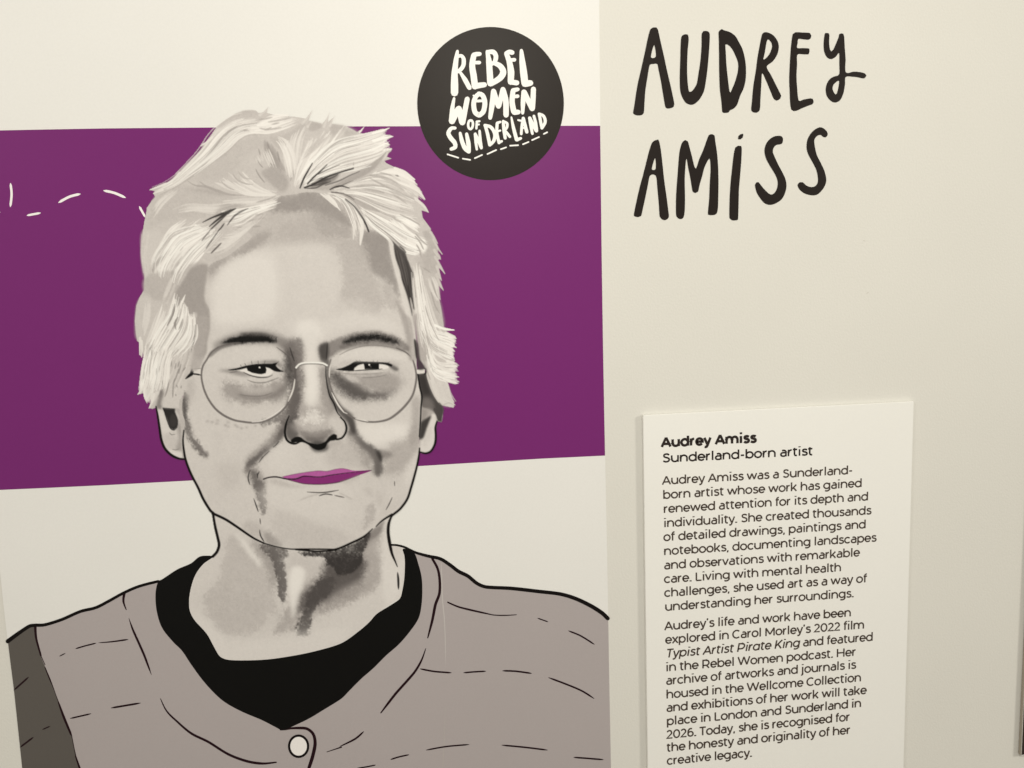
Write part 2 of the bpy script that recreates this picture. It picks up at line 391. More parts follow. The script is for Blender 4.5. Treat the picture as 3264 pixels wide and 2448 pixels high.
    F('A4 1310,900 1480,1180 1530,1450 1545,1659 1460,1659 1420,1350 1350,1100 1280,880', 172, 4, .9)
    # base tones of the lower face
    F('A5 1150,1350 1300,1300 1500,1400 1450,1659 1250,1659', 196, 14, .8)
    F('A5 880,900 1100,850 1450,930 1300,1000 1400,1250 1100,1350 900,1100', 207, 14, .6)
    F('A5 1130,960 1400,950 1420,1010 1230,1060 1300,1200 1200,1250 1150,1100', 200, 9, .55, noise=.3)
    for (x, y) in [(1120,810),(1190,790),(1180,830),(1290,850),(1330,870),(1420,850),(1450,870),(1500,890),(1330,815),(1060,800),(1570,880),(1680,860)]:
        F(f'A5 {x-20},{y-12} {x+20},{y-14} {x+24},{y+12} {x-14},{y+14}', 160, 2.4, .55)
    # jaw shade on the left
    F('A5 715,500 770,400 820,470 800,600 815,760 850,900 900,1010 1000,1130 1070,1230 1045,1280 960,1220 860,1100 790,980 765,900 745,760 725,600', 120, 5, .85, noise=.15)
    F('A5 725,540 790,500 800,640 790,780 750,800', 85, 4, .7, noise=.1)
    F('A5 800,1000 930,1050 1050,1220 1000,1240 880,1120', 128, 4, .6, noise=.2)
    F('A5 790,300 880,240 900,420 830,600 800,480', 188, 7, .7)
    # cheek to mouth, left
    F('A5 1990,830 2100,800 2070,960 1990,1080 1850,1190 1740,1290 1680,1370 1620,1420 1560,1380 1600,1250 1750,1130 1900,980', 150, 7, .85, noise=.08)
    F('A5 2040,900 2060,980 1980,1100 1820,1220 1700,1330 1620,1400 1590,1480 1560,1460 1580,1350 1700,1230 1880,1100', 105, 4, .75, noise=.1)
    F('A5 1530,1450 1600,1400 1720,1400 1800,1560 1790,1659 1660,1659 1600,1560', 150, 6, .75, noise=.1)
    F('A5 1620,1440 1700,1450 1720,1560 1780,1600 1780,1700 1690,1700 1640,1560', 100, 4, .7, noise=.1)
    F('A7 1030,-60 1130,-80 1160,100 1170,250 1120,380 1100,300 1070,150', 128, 5, .75, noise=.3)
    F('A7 1130,560 1250,600 1400,760 1200,740 1120,650', 155, 6, .75, noise=.1)
    F('A7 940,430 1100,480 1130,640 1000,630 860,520', 185, 8, .7)
    F('A7 1250,330 1500,330 1800,470 2100,560 2212,700 1900,800 1500,780 1300,650', 196, 11, .8, noise=.12)
    F('A7 1150,0 1700,-60 2212,0 2212,350 1900,420 1500,300 1250,250', 211, 14, .7)
    F('A5 1900,1130 2212,1130 2212,1400 1950,1440 1850,1380', 214, 10, .6)
    F('A8 870,0 960,0 1000,100 930,120', 192, 5, .6); F('A8 1040,60 1120,60 1110,240 1050,200', 190, 7, .6)
    F('A8 940,240 1010,240 1000,420 900,500 850,560 900,400', 178, 6, .65, noise=.4)
    F('A8 0,480 280,500 600,620 800,640 500,780 200,800 0,780', 196, 9, .6)
    F('A8 1150,200 1400,150 1330,270 1200,350 1080,430', 198, 8, .6)
    # right cheek
    F('A6 780,850 1100,830 1450,850 1420,1040 1200,1080 1000,1120 850,1000', 222, 10, .8)
    F('A6 1250,1080 1440,1020 1500,900 1560,820 1590,1040 1570,1250 1430,1400 1300,1500 1150,1500 1130,1350 1180,1200', 176, 10, .8, noise=.1)
    F('A6 1500,500 1610,500 1600,1040 1540,1100 1470,1080 1500,800', 172, 6, .7)
    F('A6 1440,1400 1560,1200 1590,1150 1560,1400 1500,1600 1400,1650', 214, 7, .7)
    F('A6 860,1520 1000,1450 1200,1500 1400,1480 1300,1659 900,1659', 200, 10, .5)
    F('A6 400,1180 700,1050 900,1250 950,1380 700,1400 400,1330', 188, 13, .7)
    F('A6 0,1180 300,1200 350,1350 0,1400 -200,1300', 206, 12, .5)
    F('A6 1060,1170 1250,1215 1210,1270 1130,1290 1080,1350', 135, 5, .75)
    F('A6 700,860 780,900 820,980 900,1060 1040,1150 1110,1250 1130,1400 1110,1480 1060,1530 1010,1500 1000,1350 930,1230 830,1150 740,1030', 105, 5, .9, noise=.08)
    F('A6 660,880 740,900 820,1100 960,1230 1000,1350 1000,1480 900,1400 800,1220 700,1080', 160, 9, .7, noise=.1)
    F('A6 1020,1160 1080,1180 1110,1260 1110,1340 1080,1300 1040,1220', 62, 3, .8)
    F('A6 1020,1300 1070,1360 1070,1480 1030,1480', 120, 4, .6)
    # nose
    part(6, .4)
    F('A4 60,1330 280,1340 300,1659 A6 330,200 400,330 450,480 560,640 640,760 655,880 610,980 520,1040 300,1090 60,1040 A5 2140,1080 2075,1000 2075,880 2140,760 A6 0,560 20,300 40,60', 186, 4, .8)
    F('A4 20,1180 250,1160 330,1350 280,1500 290,1659 A6 300,100 330,300 290,480 270,600 130,600 90,480 110,280 95,100 A4 90,1560 40,1380', 222, 9, .85)
    F('A6 130,60 220,60 250,250 240,480 200,560 150,450 140,250', 230, 7, .5)
    F('A6 -60,60 60,110 100,200 95,420 60,600 20,760 -80,780 -110,500', 138, 6, .85, noise=.15)
    F('A5 2150,330 2212,250 A6 30,300 30,560 0,740 A5 2120,820 2085,900 2080,760 2130,600', 104, 5, .8, noise=.15)
    F('A6 300,90 388,85 402,330 440,480 500,640 460,720 380,640 330,480 310,300', 160, 6, .75, noise=.1)
    F('A6 60,560 180,640 330,620 460,700 440,760 250,690 80,740', 172, 7, .6)
    F('A6 110,730 200,660 300,700 350,780 280,850 160,860 80,800', 224, 8, .8, noise=.25)
    F('A6 430,760 560,770 630,840 640,930 580,1010 500,970 440,900', 208, 6, .7)
    F('A6 40,900 160,930 320,920 460,880 500,960 420,1000 330,1060 200,1070 90,1030', 142, 6, .8, noise=.1)
    F('A6 110,1000 300,1010 420,980 360,1060 250,1090 150,1070', 100, 5, .6)
    F('A5 2110,760 2160,760 A6 0,880 40,980 10,1010 A5 2200,1060 2130,1050 2080,990 2075,900', 92, 4, .85)
    F('A5 2130,840 A6 60,850 30,930 A5 2200,940', 160, 5, .6)
    F('A4 -80,1400 60,1400 90,1659 A6 70,100 0,160 A5 2150,120 2100,-60', 136, 7, .85, noise=.1)
    F('B4 1850,600 1895,630 1925,760 1920,880 1880,1010 1862,1060 1850,1140 1800,1180 1830,1080 1880,940 1890,800', 118, 5, .8)
    F('A5 2212,250 2170,430 2080,600 2000,700 1900,760 1740,800 1780,860 1880,830 2080,800 2120,720 A6 10,560', 122, 5, .8, noise=.2)
    F('A6 390,0 440,0 420,150 450,380 590,600 720,720 770,850 760,980 700,900 660,820 570,720 460,560 400,350', 88, 4, .9)
    F('A6 640,700 740,760 770,900 720,1000 660,960 690,880', 90, 4, .6)
    F('A6 180,1080 380,1060 430,1120 400,1180 300,1205 210,1180', 60, 3.5, .8)
    F('A6 400,1080 600,1040 600,1100 430,1150', 175, 6, .6)
    F('A6 -20,1005 50,1000 110,1045 190,1082 280,1095 370,1068 425,1000 490,960 530,978 532,1040 445,1056 405,1090 375,1150 290,1178 215,1150 155,1105 90,1075 0,1075 -70,1088 -70,1040', 18, 1.0)
    S('A5 2120,730 2082,830 2066,950 2090,1040 2150,1085 2212,1090 A6 60,1055', [2, 6, 6.5, 6, 4], 18, taper='')
    S('A6 527,1035 590,1018 638,955 652,880 625,800 575,752', [5, 6, 6, 3], 18, taper='')
    S('A6 385,60 385,200 402,330 435,470 490,570 535,690 590,750', [2, 2.5, 3, 4, 3], 35, taper='bb')
    F('A6 530,600 700,680 760,740 700,740 600,690', 110, 4, .5)
    part(5)
    # eyes: shading
    F('A3 1250,1480 1500,1440 1900,1460 2070,1600 A5 2100,0 1950,30 1500,60 1200,100 1050,60 A3 1080,1600', 208, 8, .7)
    F('A3 1980,1440 2212,1480 A4 60,1450 60,1659 A6 20,100 A5 2180,200 2100,420 1980,520 1850,560 1950,400 2050,250 2040,60 A3 2060,1560', 132, 12, .9, noise=.05)
    F('A3 2100,1480 2180,1560 A5 2190,60 2185,250 2090,400 2030,440 2090,260 2050,100 A3 2080,1600', 84, 9, .8, noise=.1)
    F('A5 1270,280 1500,330 1800,330 2000,260 2080,330 1980,470 1750,560 1450,560 1280,470', 166, 9, .9, noise=.15)
    F('A5 1450,430 1600,480 1800,475 1950,420 2060,330 2040,420 1900,500 1700,520 1500,490', 138, 5, .75)
    F('A5 1500,330 1750,380 1900,340 1880,400 1700,430 1520,400', 198, 6, .6)
    S('A5 1490,455 1600,472 1780,470 1900,430', 2, 120, .6, 1)
    S('A5 1580,265 1680,298 1800,298 1900,268 1985,235', [2, 2.6, 2], 120, .75, .8)
    F('A5 1200,140 1320,125 1450,120 1560,165 1650,215 1500,215 1350,180', 140, 4, .7)
    F('A5 1500,70 1700,30 1960,10 2030,110 1900,60 1700,50', 120, 4, .7)
    part(7, .3)
    F('A5 1440,148 1560,118 1700,75 1830,95 1910,160 1860,200 1740,205 1620,190 1540,160', 222, 1)
    F('A5 1320,135 1450,108 1560,78 1680,58 1800,52 1900,52 1970,38 1950,80 2010,135 2060,155 1990,162 1925,150 1870,115 1815,100 1700,90 1580,108 1500,128 1400,140', 22, .9)
    F('A5 1568,105 1640,80 1815,90 1818,178 1760,192 1640,172 1582,145', 20, .8)
    S('A5 1738,98 1738,108', 3.6, 235, 1, .3)
    S('A5 1560,165 1650,197 1750,213 1850,200 1905,165', 2.4, 225, .9, .4)
    S('A5 1535,168 1620,207 1740,232 1850,226 1905,200', [1.5, 3.5, 2], 70, .9, .7)
    S('A5 1350,170 1480,150', 2, 90, .6, 1)
    for s in ['A5 1500,90 1490,70', 'A5 1560,75 1545,50', 'A5 1640,60 1632,20', 'A5 1720,55 1718,15', 'A5 1800,50 1810,15', 'A5 1960,50 1990,20']:
        S(s, 1.5, 80, .7)
    part(5)
    # right eye
    F('A6 560,60 760,-30 1150,-20 1350,60 1300,120 1100,20 800,10 650,80', 185, 6, .6)
    F('A6 440,120 620,190 800,300 1000,400 1300,380 1200,490 1000,520 800,530 640,470 500,380 430,280', 100, 10, .95, noise=.08)
    F('A6 620,190 900,180 1300,170 1450,250 1380,380 1150,440 900,380 760,280', 165, 10, .85, noise=.08)
    F('A6 600,200 760,220 820,290 700,270', 205, 4, .7, noise=.2)
    F('A6 1330,120 1480,200 1480,400 1300,560 1000,600 850,570 1150,520 1350,380', 205, 10, .6)
    F('A6 900,440 1150,440 1180,500 1000,520', 118, 6, .4, noise=.2)
    part(8, .3)
    F('A6 1180,60 1260,70 1340,130 1300,155 1230,120', 100, 3, .85)
    F('A6 750,110 800,72 870,45 1080,45 1190,60 1200,110 1100,128 760,138', 222, .8)
    F('A6 508,127 600,105 700,60 765,22 900,25 1050,30 1190,40 1252,72 1235,95 1150,68 1080,60 960,55 870,58 800,78 757,112 747,150 640,148 540,137', 24, .9)
    F('A6 873,42 1076,45 1074,126 888,128', 20, .7, sm=False)
    S('A6 945,62 950,74', 3.4, 230, 1, .3); S('A6 958,84 970,98', 1.5, 120, .7)
    S('A6 747,145 900,135 1050,128 1115,122', 2, 30)
    S('A6 750,162 900,165 1050,158 1150,148', 2, 205, .8)
    S('A6 600,180 800,190 1000,185 1130,170', 1.6, 140, .5)
    S('A6 850,235 980,232 1100,215 1170,195', 1.6, 120, .5)
    for s in ['A6 790,25 775,5', 'A6 830,22 820,0', 'A6 1050,30 1055,12', 'A6 1000,28 1000,8', 'A6 1190,40 1215,30']:
        S(s, 1.4, 70, .7)
    part(5)
    # brows
    F('A3 1150,1450 1350,1350 1600,1290 1850,1300 2050,1370 2212,1470 2100,1560 1950,1470 1600,1450 1300,1480 1160,1530', 132, 8, .8)
    F('A3 1060,1640 1100,1560 1220,1480 1400,1440 1600,1438 1400,1480 1230,1530 1130,1610', 110, 2, .7)
    part(9, .3)
    F('A3 1240,1450 1340,1385 1480,1345 1640,1325 1800,1340 1900,1375 1955,1400 1955,1440 1800,1437 1600,1448 1400,1454', 24, 4, 1, noise=.1)
    F('A3 1350,1410 1500,1365 1700,1350 1880,1390 1900,1425 1600,1432 1420,1440', 15, 2, .8)
    F('A3 1480,1310 1800,1310 1950,1370 1800,1360 1500,1350', 90, 3, .6)
    S('A3 1952,1360 1955,1440', 1.5, 60, .8); S('A3 2130,1500 2160,1600 2190,1680', 2.2, 50, .8)
    for i in range(26):
        x = 1260+i*27; y = 1440-60*math.sin(min(1, i/20)*1.5)
        S(f'A3 {x},{y+12} {x+rng.uniform(10,40)},{y-14-rng.uniform(0,20)}', 1.4, 50, .5)
    part(5)
    F('A4 300,1480 420,1430 600,1360 820,1300 1050,1290 1280,1350 1440,1450 1500,1540 1420,1560 1300,1490 1100,1450 850,1460 650,1510 500,1600 420,1659 320,1659', 135, 4, .85, noise=.08)
    F('A4 290,1490 400,1430 430,1560 410,1659 A6 400,60 330,40 A4 300,1600', 70, 4, .8)
    S('A4 405,1450 400,1540 390,1659', 2.4, 50, .8)
    part(10, .3)
    F('A4 590,1450 700,1370 850,1335 1050,1335 1200,1370 1340,1430 1345,1465 1180,1438 1000,1415 820,1425 680,1460', 38, 4.5, 1, noise=.1)
    part(5)
    F('A4 560,1480 800,1440 1100,1440 1300,1480 1400,1560 1100,1500 800,1500 600,1540', 125, 3, .7)
    F('A4 620,1560 850,1500 1150,1500 1350,1570 1450,1659 560,1659', 212, 5, .8)
    for i in range(30):
        x = 600+i*25; y = 1420-75*math.sin(i/30*3.1)
        S(f'A4 {x},{y+18} {x+rng.uniform(10,40)},{y-20-rng.uniform(0,15)}', 1.4, 55, .4)
    part(5)
    # mouth corner folds and little marks
    S('A5 1990,1062 1950,1110 1915,1135', 2, 45, .9); S('A5 1862,1190 1790,1255 1728,1335', [1, 2.4, 1.5], 45, .9)
    S('A5 1615,1435 1592,1500 1592,1560 1612,1620', [1, 3, 2.4], 45, .95)
    S('A5 1735,1455 1710,1490 1712,1535', [2, 4.4, 2], 50, .9)
    S('A7 1012,145 1042,230 1070,312', [1, 3, 2], 45); S('A7 1092,403 1099,470', 2.2, 55); S('A7 1088,550 1098,620 1145,702', [2, 3, 2.4], 50)
    S('A8 142,58 300,66 400,60 550,34', [1.5, 2.5, 3, 1.5], 95); S('A8 298,107 380,84 470,96', 2.8, 85); S('A8 500,102 560,115 622,128', 2.8, 130)
    S('A8 60,162 160,120 290,85', 3.2, 185, .7, 2); S('A8 560,70 640,110 720,150', 3.2, 180, .6, 2)
    S('A6 1275,1580 1276,1636', 1.8, 70); S('A8 1245,130 1205,215 1164,290', [1.2, 2.2, 1], 70)
    F('A5 1850,1570 2000,1560 2212,1640 A6 0,1630 200,1650 -100,1659 A5 2000,1640', 190, 4, .7)
    part(11, .3)
    F('A6 -180,1520 0,1482 150,1458 290,1442 400,1448 500,1424 600,1411 690,1428 760,1440 980,1434 700,1466 450,1496 300,1521 100,1512 0,1542 -100,1545', (172, 88, 142), .6)
    F('A6 -190,1542 -60,1556 0,1550 100,1512 300,1524 450,1498 700,1466 975,1436 900,1470 810,1500 700,1542 550,1590 400,1612 250,1618 100,1610 0,1588 -100,1562', (128, 44, 102), .6)
    S('A6 -180,1520 0,1482 150,1458 290,1442 400,1448 500,1424 600,1411 690,1428', 1.2, (90, 40, 70), .6)
    S('A6 -100,1562 0,1588 100,1610 250,1618 400,1612 550,1590 700,1542 820,1498', [1, 2, 2.5, 2.5, 1], (60, 18, 45), .8)
    F('A6 820,1500 700,1550 560,1600 700,1590 830,1530', 185, 3, .5)
    S('A6 -422,1550 -350,1527 -250,1522 -120,1548 0,1546 100,1512 300,1522 450,1497 650,1470 980,1434', [3.4, 4, 4, 3.5, 3, 3, 3, 3, 2.4, 1], (28, 6, 20), taper='e')
    LOCK = None
    # ------------------------------------------------ glasses (drawn flat on the print)
    rim = 126; part(12, .15); global INKW; INKW = 1.22
    S('B4 1880,650 1912,740 1905,850 1868,950 1820,1010 1740,1060 1650,1080 1560,1072 A5 1400,782 1280,727 1170,642 1080,522 1020,392 990,270 984,180 1005,80 1055,0 A3 1110,1570 1200,1500', [2.4, 3, 3.4, 4, 4, 4, 4.5, 4.5, 4.5, 4.5, 5, 5, 4.5, 4.5, 4, 4, 3.5, 3], rim, .95, .5, '')
    S('A5 1640,810 1760,795 1880,745 1990,670 2060,600', 1.6, 225, .9)
    S('A5 2110,540 2150,450 2180,360 2195,250', [1.5, 3, 2.5, 1.5], 222, .95)
    S('A3 1200,1500 1350,1455 1500,1440', 3, 120, .7)
    S('A3 1960,1500 2080,1590 2150,1659 A5 2190,100 2200,240', 2.6, 110, .7)
    S('A6 450,0 428,90 420,180 432,290 470,420 540,560 620,670 700,735 800,778 920,806 1060,806 1200,772 1320,690 1430,580 1510,460 1552,300 1556,180 1530,60 A4 1500,1640 1420,1565 1300,1510',
      [2, 2.5, 2.5, 3, 4, 4, 4, 4, 4, 5, 5.5, 5.5, 5, 4.5, 4, 3.5, 3, 2.5], rim, .95, .5, '')
    S('A6 462,430 540,580 620,685 660,700', [1.5, 3, 3, 1.5], 222, .95)
    S('A6 452,60 432,120 430,230', 2.2, 215, .9)
    S('A6 770,765 850,782 930,800', 2, 222, .9)
    S('A4 560,1600 700,1530 900,1480 1100,1480 1300,1515', 2.4, 140, .7)
    S('A5 2200,240 A6 -10,125 30,75 90,52 250,48 350,58 400,82', 5, 110, .9, .5, '')
    S('A6 0,105 35,66 95,44 250,40 350,50 400,76', 3.4, 238, .95, .5, '')
    F('A5 872,128 975,118 972,188 880,186', 214, .7, sm=False)
    S('A5 872,124 975,114', 1.4, 110, .8); S('A5 868,186 920,190 975,202', 3.4, 35, 1)
    S('A5 862,130 858,185 820,215 780,248', [4, 10, 6, 2], 35, taper='')
    F('A6 1560,132 1668,118 1668,178 1572,190', 216, .7, sm=False)
    S('A6 1560,128 1665,114', 1.4, 120, .8); S('A6 1672,115 1685,130 1678,180 1660,185', 3.5, 30, taper='')
    S('A6 1570,192 1660,184', 1.6, 120, .8)
    # ------------------------------------------------ outlines
    ink = (15, 5, 6); part(13); INKW = 1.25
    S('A5 395,610 416,720 440,880 465,1040 512,1155 600,1242 700,1286 765,1290', [3, 5, 5.5, 6, 6, 6, 6, 4], ink, taper='')
    S('A5 757,918 745,1050 757,1180 777,1290 822,1420 872,1530 940,1659 A7 360,155 450,300 485,332', [2.5, 4, 5, 5.5, 5.5, 5.5, 6, 6, 6], ink, taper='')
    S('A6 1578,195 1600,350 1628,480 1617,640 1610,800 1595,1000', [3, 3.5, 4, 3, 3, 2], 30, taper='')
    S('A6 1826,800 1805,880 1810,1000 1797,1100 1742,1192 1670,1216 1600,1197', [3, 5, 5, 5.5, 5, 5, 3], ink, taper='')
    S('A6 1600,1150 1590,1250 1566,1380 1530,1520 1490,1659 A8 1440,150 1350,275 1265,345 1240,365', [3, 4.5, 5, 5.5, 5.5, 5.5, 5.5, 5.5], ink, taper='')
    S('A8 1240,350 1150,405 1090,450 1035,505', [5, 4.5, 3.5, 1.5], ink, taper='')
    S('A8 990,535 870,640 700,725 530,795 300,828 150,818 0,800 A7 2080,804 1830,828 1640,800 1480,797 1300,765 1140,720', [1.5, 5, 5, 4, 3.5, 3.5, 3.5, 3.5, 4, 3.5, 3, 2, 2.5], ink, taper='')
    S('A7 1140,720 1000,650 780,500 640,410 480,335', [3.5, 5, 5.5, 6, 6], ink, taper='')
    S('A7 482,330 510,500 545,650 562,750 530,840 480,892', [6, 6, 6.5, 6.5, 7, 7], ink, taper='')
    S('A8 1242,362 1205,450 1192,560 1205,680 1240,850 1285,960 1312,1025', [4, 7, 7.5, 8, 7, 5, 1.5], ink, taper='')
    S('A8 1315,1100 1324,1200 1326,1318', [3, 5, 4], ink)
    INKW = 1.0; part(4); paint_hair(); CUR[0] = 0
    fig = (LAB > 0) & (LAB != 13)
    lum = img.mean(2)
    gr = NZF*0.045*np.clip(lum*4, 0, 1)*np.clip((.85-lum)*3, .25, 1)
    img[fig] *= (1+gr[fig])[:, None]

def paint_hair():
    lt = [226, 230, 234, 220]; md = [206, 212, 200]; dk = [182, 176, 188]
    # left outer contour, long sweeping light strands
    T('A1 320,1115 560,1020 740,850 960,620 1150,360 1400,180 1640,130', 'A1 420,1190 700,1040 1000,840 1300,620 1500,430 1700,380 1950,400', 60, [214, 220, 226, 210], 5, .7, 1.5, .4, .3)
    T('A1 450,1150 700,1000 1000,760 1250,420 1500,200', 'A1 600,1080 900,900 1150,640 1400,400 1650,330', 14, [178, 184, 190], 3.5, .7, 1.5, .4, .3)
    F('A1 1180,310 1300,215 1440,135 1530,95 1640,88 1720,125 1700,170 1500,190 1350,260 1230,330', 190, 3, .7)
    S('A1 1270,480 1330,380 1450,290', [2, 6, 2], 178, .8); S('A1 1300,500 1420,380 1600,330 1800,200', [2, 5, 4, 2], 182, .8)
    T('A1 1500,330 1700,260 1900,150 2100,130', 'A1 1650,390 1900,400 2150,330 2300,250', 26, [230, 234, 226, 222], 6, .75, 2)
    for s in ['A1 1740,320 1820,335 1890,310', 'A1 1800,340 1950,325 2020,310', 'A1 1850,240 2000,215 2140,185', 'A1 1700,210 1800,200 1900,180', 'A1 1900,270 1990,250']:
        S(s, 4, 178, .75, .8)
    # big smooth panel between contour and parting
    F('A1 1750,430 1850,480 1900,640 1700,600 1500,760 1300,960 900,1000 980,870 1200,700 1450,520', 193, 5, .9)
    T('A1 1800,470 1830,640 1950,800', 'A1 1900,520 2000,760 2130,1000', 14, [172, 166, 178], 9, .75, 2)
    F('A1 1810,490 1880,560 1940,720 2020,840 2120,1040 2040,1150 1900,1060 1760,900 1850,830 1900,760 1830,640', 172, 4, .75)
    # fine dark hairs left of the crown
    for s in ['A1 1725,590 1745,660 1770,720', 'A1 1810,660 1850,740 1900,800', 'A1 1720,740 1745,790 1780,830', 'A1 1690,850 1710,900 1750,960 1800,1020', 'A1 1655,1005 1710,1070 1790,1130', 'A1 1970,620 1985,690 2000,760', 'A1 1840,520 1870,600 1900,660', 'A1 2085,820 2110,900 2150,980', 'A1 2140,1000 2135,780 2135,680 2165,690 2212,780', 'A1 2140,720 2170,860 2190,960']:
        S(s, 3, 158, .75, .6)
    T('A1 1780,600 1850,760 1880,820', 'A1 1850,560 1920,720 1960,840', 8, [214, 220], 3, .8, 2)
    T('A1 1680,700 1720,790', 'A1 1760,640 1800,760', 8, [216, 208], 3.5, .8, 2)
    # lower swoop towards the parting
    T('A1 1240,980 1400,1100 1600,1170 1960,1180', 'A1 1500,870 1620,1000 1750,1100 1980,1200', 34, [214, 222, 208, 226], 8, .7, 3)
    T('A1 1100,1010 1300,1090 1500,1160', 'A1 1250,1000 1400,1060 1600,1150', 12, [218, 210], 6, .75, 2)
    S('A1 800,1000 900,1060 1050,1080 1180,1130 1350,1180 1540,1190', [2, 5, 7, 8, 5, 2], 172, .8, .8)
    F('A1 760,1080 900,1100 1100,1100 1300,1180 1400,1220 1100,1200 850,1150', 178, 5, .8)
    S('A1 960,1010 1060,1080 1200,1140', 3, 176, .8); S('A1 1240,1010 1320,1080 1410,1120', 3, 180, .8); S('A1 1390,910 1450,990 1560,1040 1650,1050', [2, 4, 4, 2], 180, .8); S('A1 1460,880 1530,960 1640,980', 3, 186, .8)
    # left side panel
    F('A1 420,1180 700,1060 900,1120 1300,1220 1500,1260 1200,1400 1000,1480 700,1500 420,1550 300,1600 330,1400', 192, 5, .8)
    T('A1 280,1420 400,1250 600,1100', 'A1 380,1500 500,1300 700,1120', 14, [212, 206, 218], 5, .7, 2)
    T('A1 590,1385 800,1320 1100,1330 1400,1290', 'A1 760,1420 950,1400 1200,1420 1400,1350', 16, [212, 218, 204], 7, .7, 3)
    T('A1 1200,1270 1500,1240 1800,1230 2000,1200', 'A1 1300,1340 1600,1330 1850,1290 2000,1230', 20, [206, 212, 218], 7, .75, 3)
    F('A1 1240,1330 1420,1300 1600,1340 1500,1400 1300,1430 1180,1460 1150,1440', 170, 5, .7)
    # fringe strands reaching over the forehead, left
    T('A1 1200,1400 1500,1350 1800,1300 2000,1240', 'A1 1300,1600 1500,1560 1700,1420 1950,1330', 46, [212, 218, 224, 206], 7, .75, 4)
    for s in ['A1 1580,1490 1680,1450 1780,1430', 'A1 1520,1540 1700,1500 1800,1480', 'A1 1600,1350 1800,1345 1960,1340', 'A1 1450,1610 1600,1600 1750,1590', 'A1 1700,1280 1850,1240 1950,1195', 'A1 1650,1330 1800,1330 1850,1325', 'A1 1420,1640 1560,1650']:
        S(s, 4, 172, .7, .8)
    T('A3 1000,330 1200,280 1400,150 1500,60', 'A1 1300,1640 1500,1620 1700,1500 1800,1400', 24, [208, 214, 220], 7, .6, 3)
    # dark pencil strands in the fringe
    S('A1 1000,1540 1120,1480 1250,1430 1430,1360', [2, 4, 7, 4], 85, .85); S('A1 1085,1595 1200,1500 1320,1420 1420,1370', [2, 5, 8, 3], 75, .85)
    S('A1 1085,1650 1180,1560 1290,1460', [2, 4, 3], 95, .8); S('A1 1320,1575 1400,1470 1480,1410 1590,1360', [1.5, 4, 6, 4], 105, .8); S('A1 1195,1659 1240,1610 1280,1555', 3.4, 95, .8)
    S('A3 990,120 1050,40 1090,0', 3, 115, .8); S('A3 1045,220 1120,110 1200,0', 3.6, 130, .8); S('A3 1110,280 1180,210 1240,150', 3.6, 125, .85)
    T('A1 1150,1500 1380,1340', 'A1 1250,1520 1440,1380', 7, [110, 130], 2, .6, 2)
    # bright lock falling to the left ear
    T('A3 350,560 340,380 450,180 600,0 A1 1000,1560', 'A3 680,730 760,540 920,330 1100,150 1250,0', 95, [230, 234, 238, 224, 218], 6, .8, 3, .25, .3, taper='tt')
    T('A3 350,560 420,380 520,260', 'A3 480,500 560,440 650,350', 12, [232, 226], 7, .85, 3)
    F('A3 340,440 440,340 580,230 590,245 500,360 400,460 350,545', 170, 2.5, .75)
    F('A3 560,500 620,380 720,270 830,230 800,320 700,400 600,480', 184, 4, .7)
    T('A3 600,450 700,350 850,260', 'A3 680,500 800,400 900,300', 12, [214, 220, 180], 4, .7, 2)
    S('A3 680,730 760,580 830,480 920,380 1010,280', [1.5, 5, 8, 8, 4], 234, .9, .5, '')
    T('A1 700,1530 560,1640 A3 480,100', 'A1 1000,1500 850,1620 A3 700,150', 22, [214, 222, 190, 230], 6, .7, 3)
    F('A3 225,0 400,0 500,60 420,200 350,330 300,560 250,600 215,380 208,250', 204, 4, .8)
    T('A3 230,0 220,300 250,580', 'A3 320,0 280,300 300,560', 10, [210, 196, 214], 5, .6, 2)
    # temple shade under the lock
    F('A3 250,610 500,510 700,500 820,420 1000,400 1060,480 1030,700 1000,900 900,1000 700,900 500,900 330,880 250,800', 186, 4, .85)
    F('A3 860,470 1060,430 1040,650 1020,850 1070,980 1090,1060 1090,1280 1060,1400 1040,1600 900,1600 900,1300 920,1050 800,1100 680,1000 640,820 760,620', 166, 3, .9)
    F('A3 900,1150 1060,1100 1080,1280 1040,1450 1010,1659 A5 950,120 850,150 860,0 A3 900,1450', 178, 3, .8)
    F('A3 170,900 320,820 330,1100 240,1300 200,1400 140,1380 130,1150', 200, 4, .7)
    T('A3 280,860 240,1150 210,1400', 'A3 330,850 330,1100 240,1400', 8, [214, 208], 7, .7, 2)
    T('A3 600,580 540,750 440,950', 'A3 650,600 600,750 520,950', 8, [206, 212], 8, .6, 3)
    # bright bunch above the left ear
    T('A3 640,810 560,1060 400,1330 280,1600', 'A3 900,1100 900,1350 820,1500 640,1659', 90, [228, 234, 222, 238], 6.5, .85, 4, .25, .2)
    T('A3 430,960 330,1250 240,1500', 'A3 660,920 600,1150 400,1500', 30, [222, 214, 228, 200], 6, .75, 4)
    S('A3 775,820 700,980 590,1130', [2, 9, 6], 234, .9); S('A3 640,800 600,960 560,1080', [2, 6, 4], 228, .85); S('A3 785,960 790,1080 760,1180', [2, 6, 3], 230, .85); S('A3 890,1100 830,1160 740,1280', [2, 6, 3], 230, .85)
    S('A3 640,940 615,1060 575,1150 540,1215', [2, 7, 6, 3], 150, .8); S('A3 680,1110 640,1190 655,1270', [2, 7, 2], 150, .75); S('A3 745,1130 720,1210 690,1270', [2, 6, 2], 155, .75)
    S('A3 905,1210 890,1400 840,1560 815,1659', [2, 3, 4, 3], 105, .8); S('A3 900,1330 860,1420 830,1500', 5, 165, .7)
    F('A3 700,1480 860,1350 880,1450 820,1640 A5 780,160 700,200 640,100 600,0', 196, 3, .8, noise=.25)
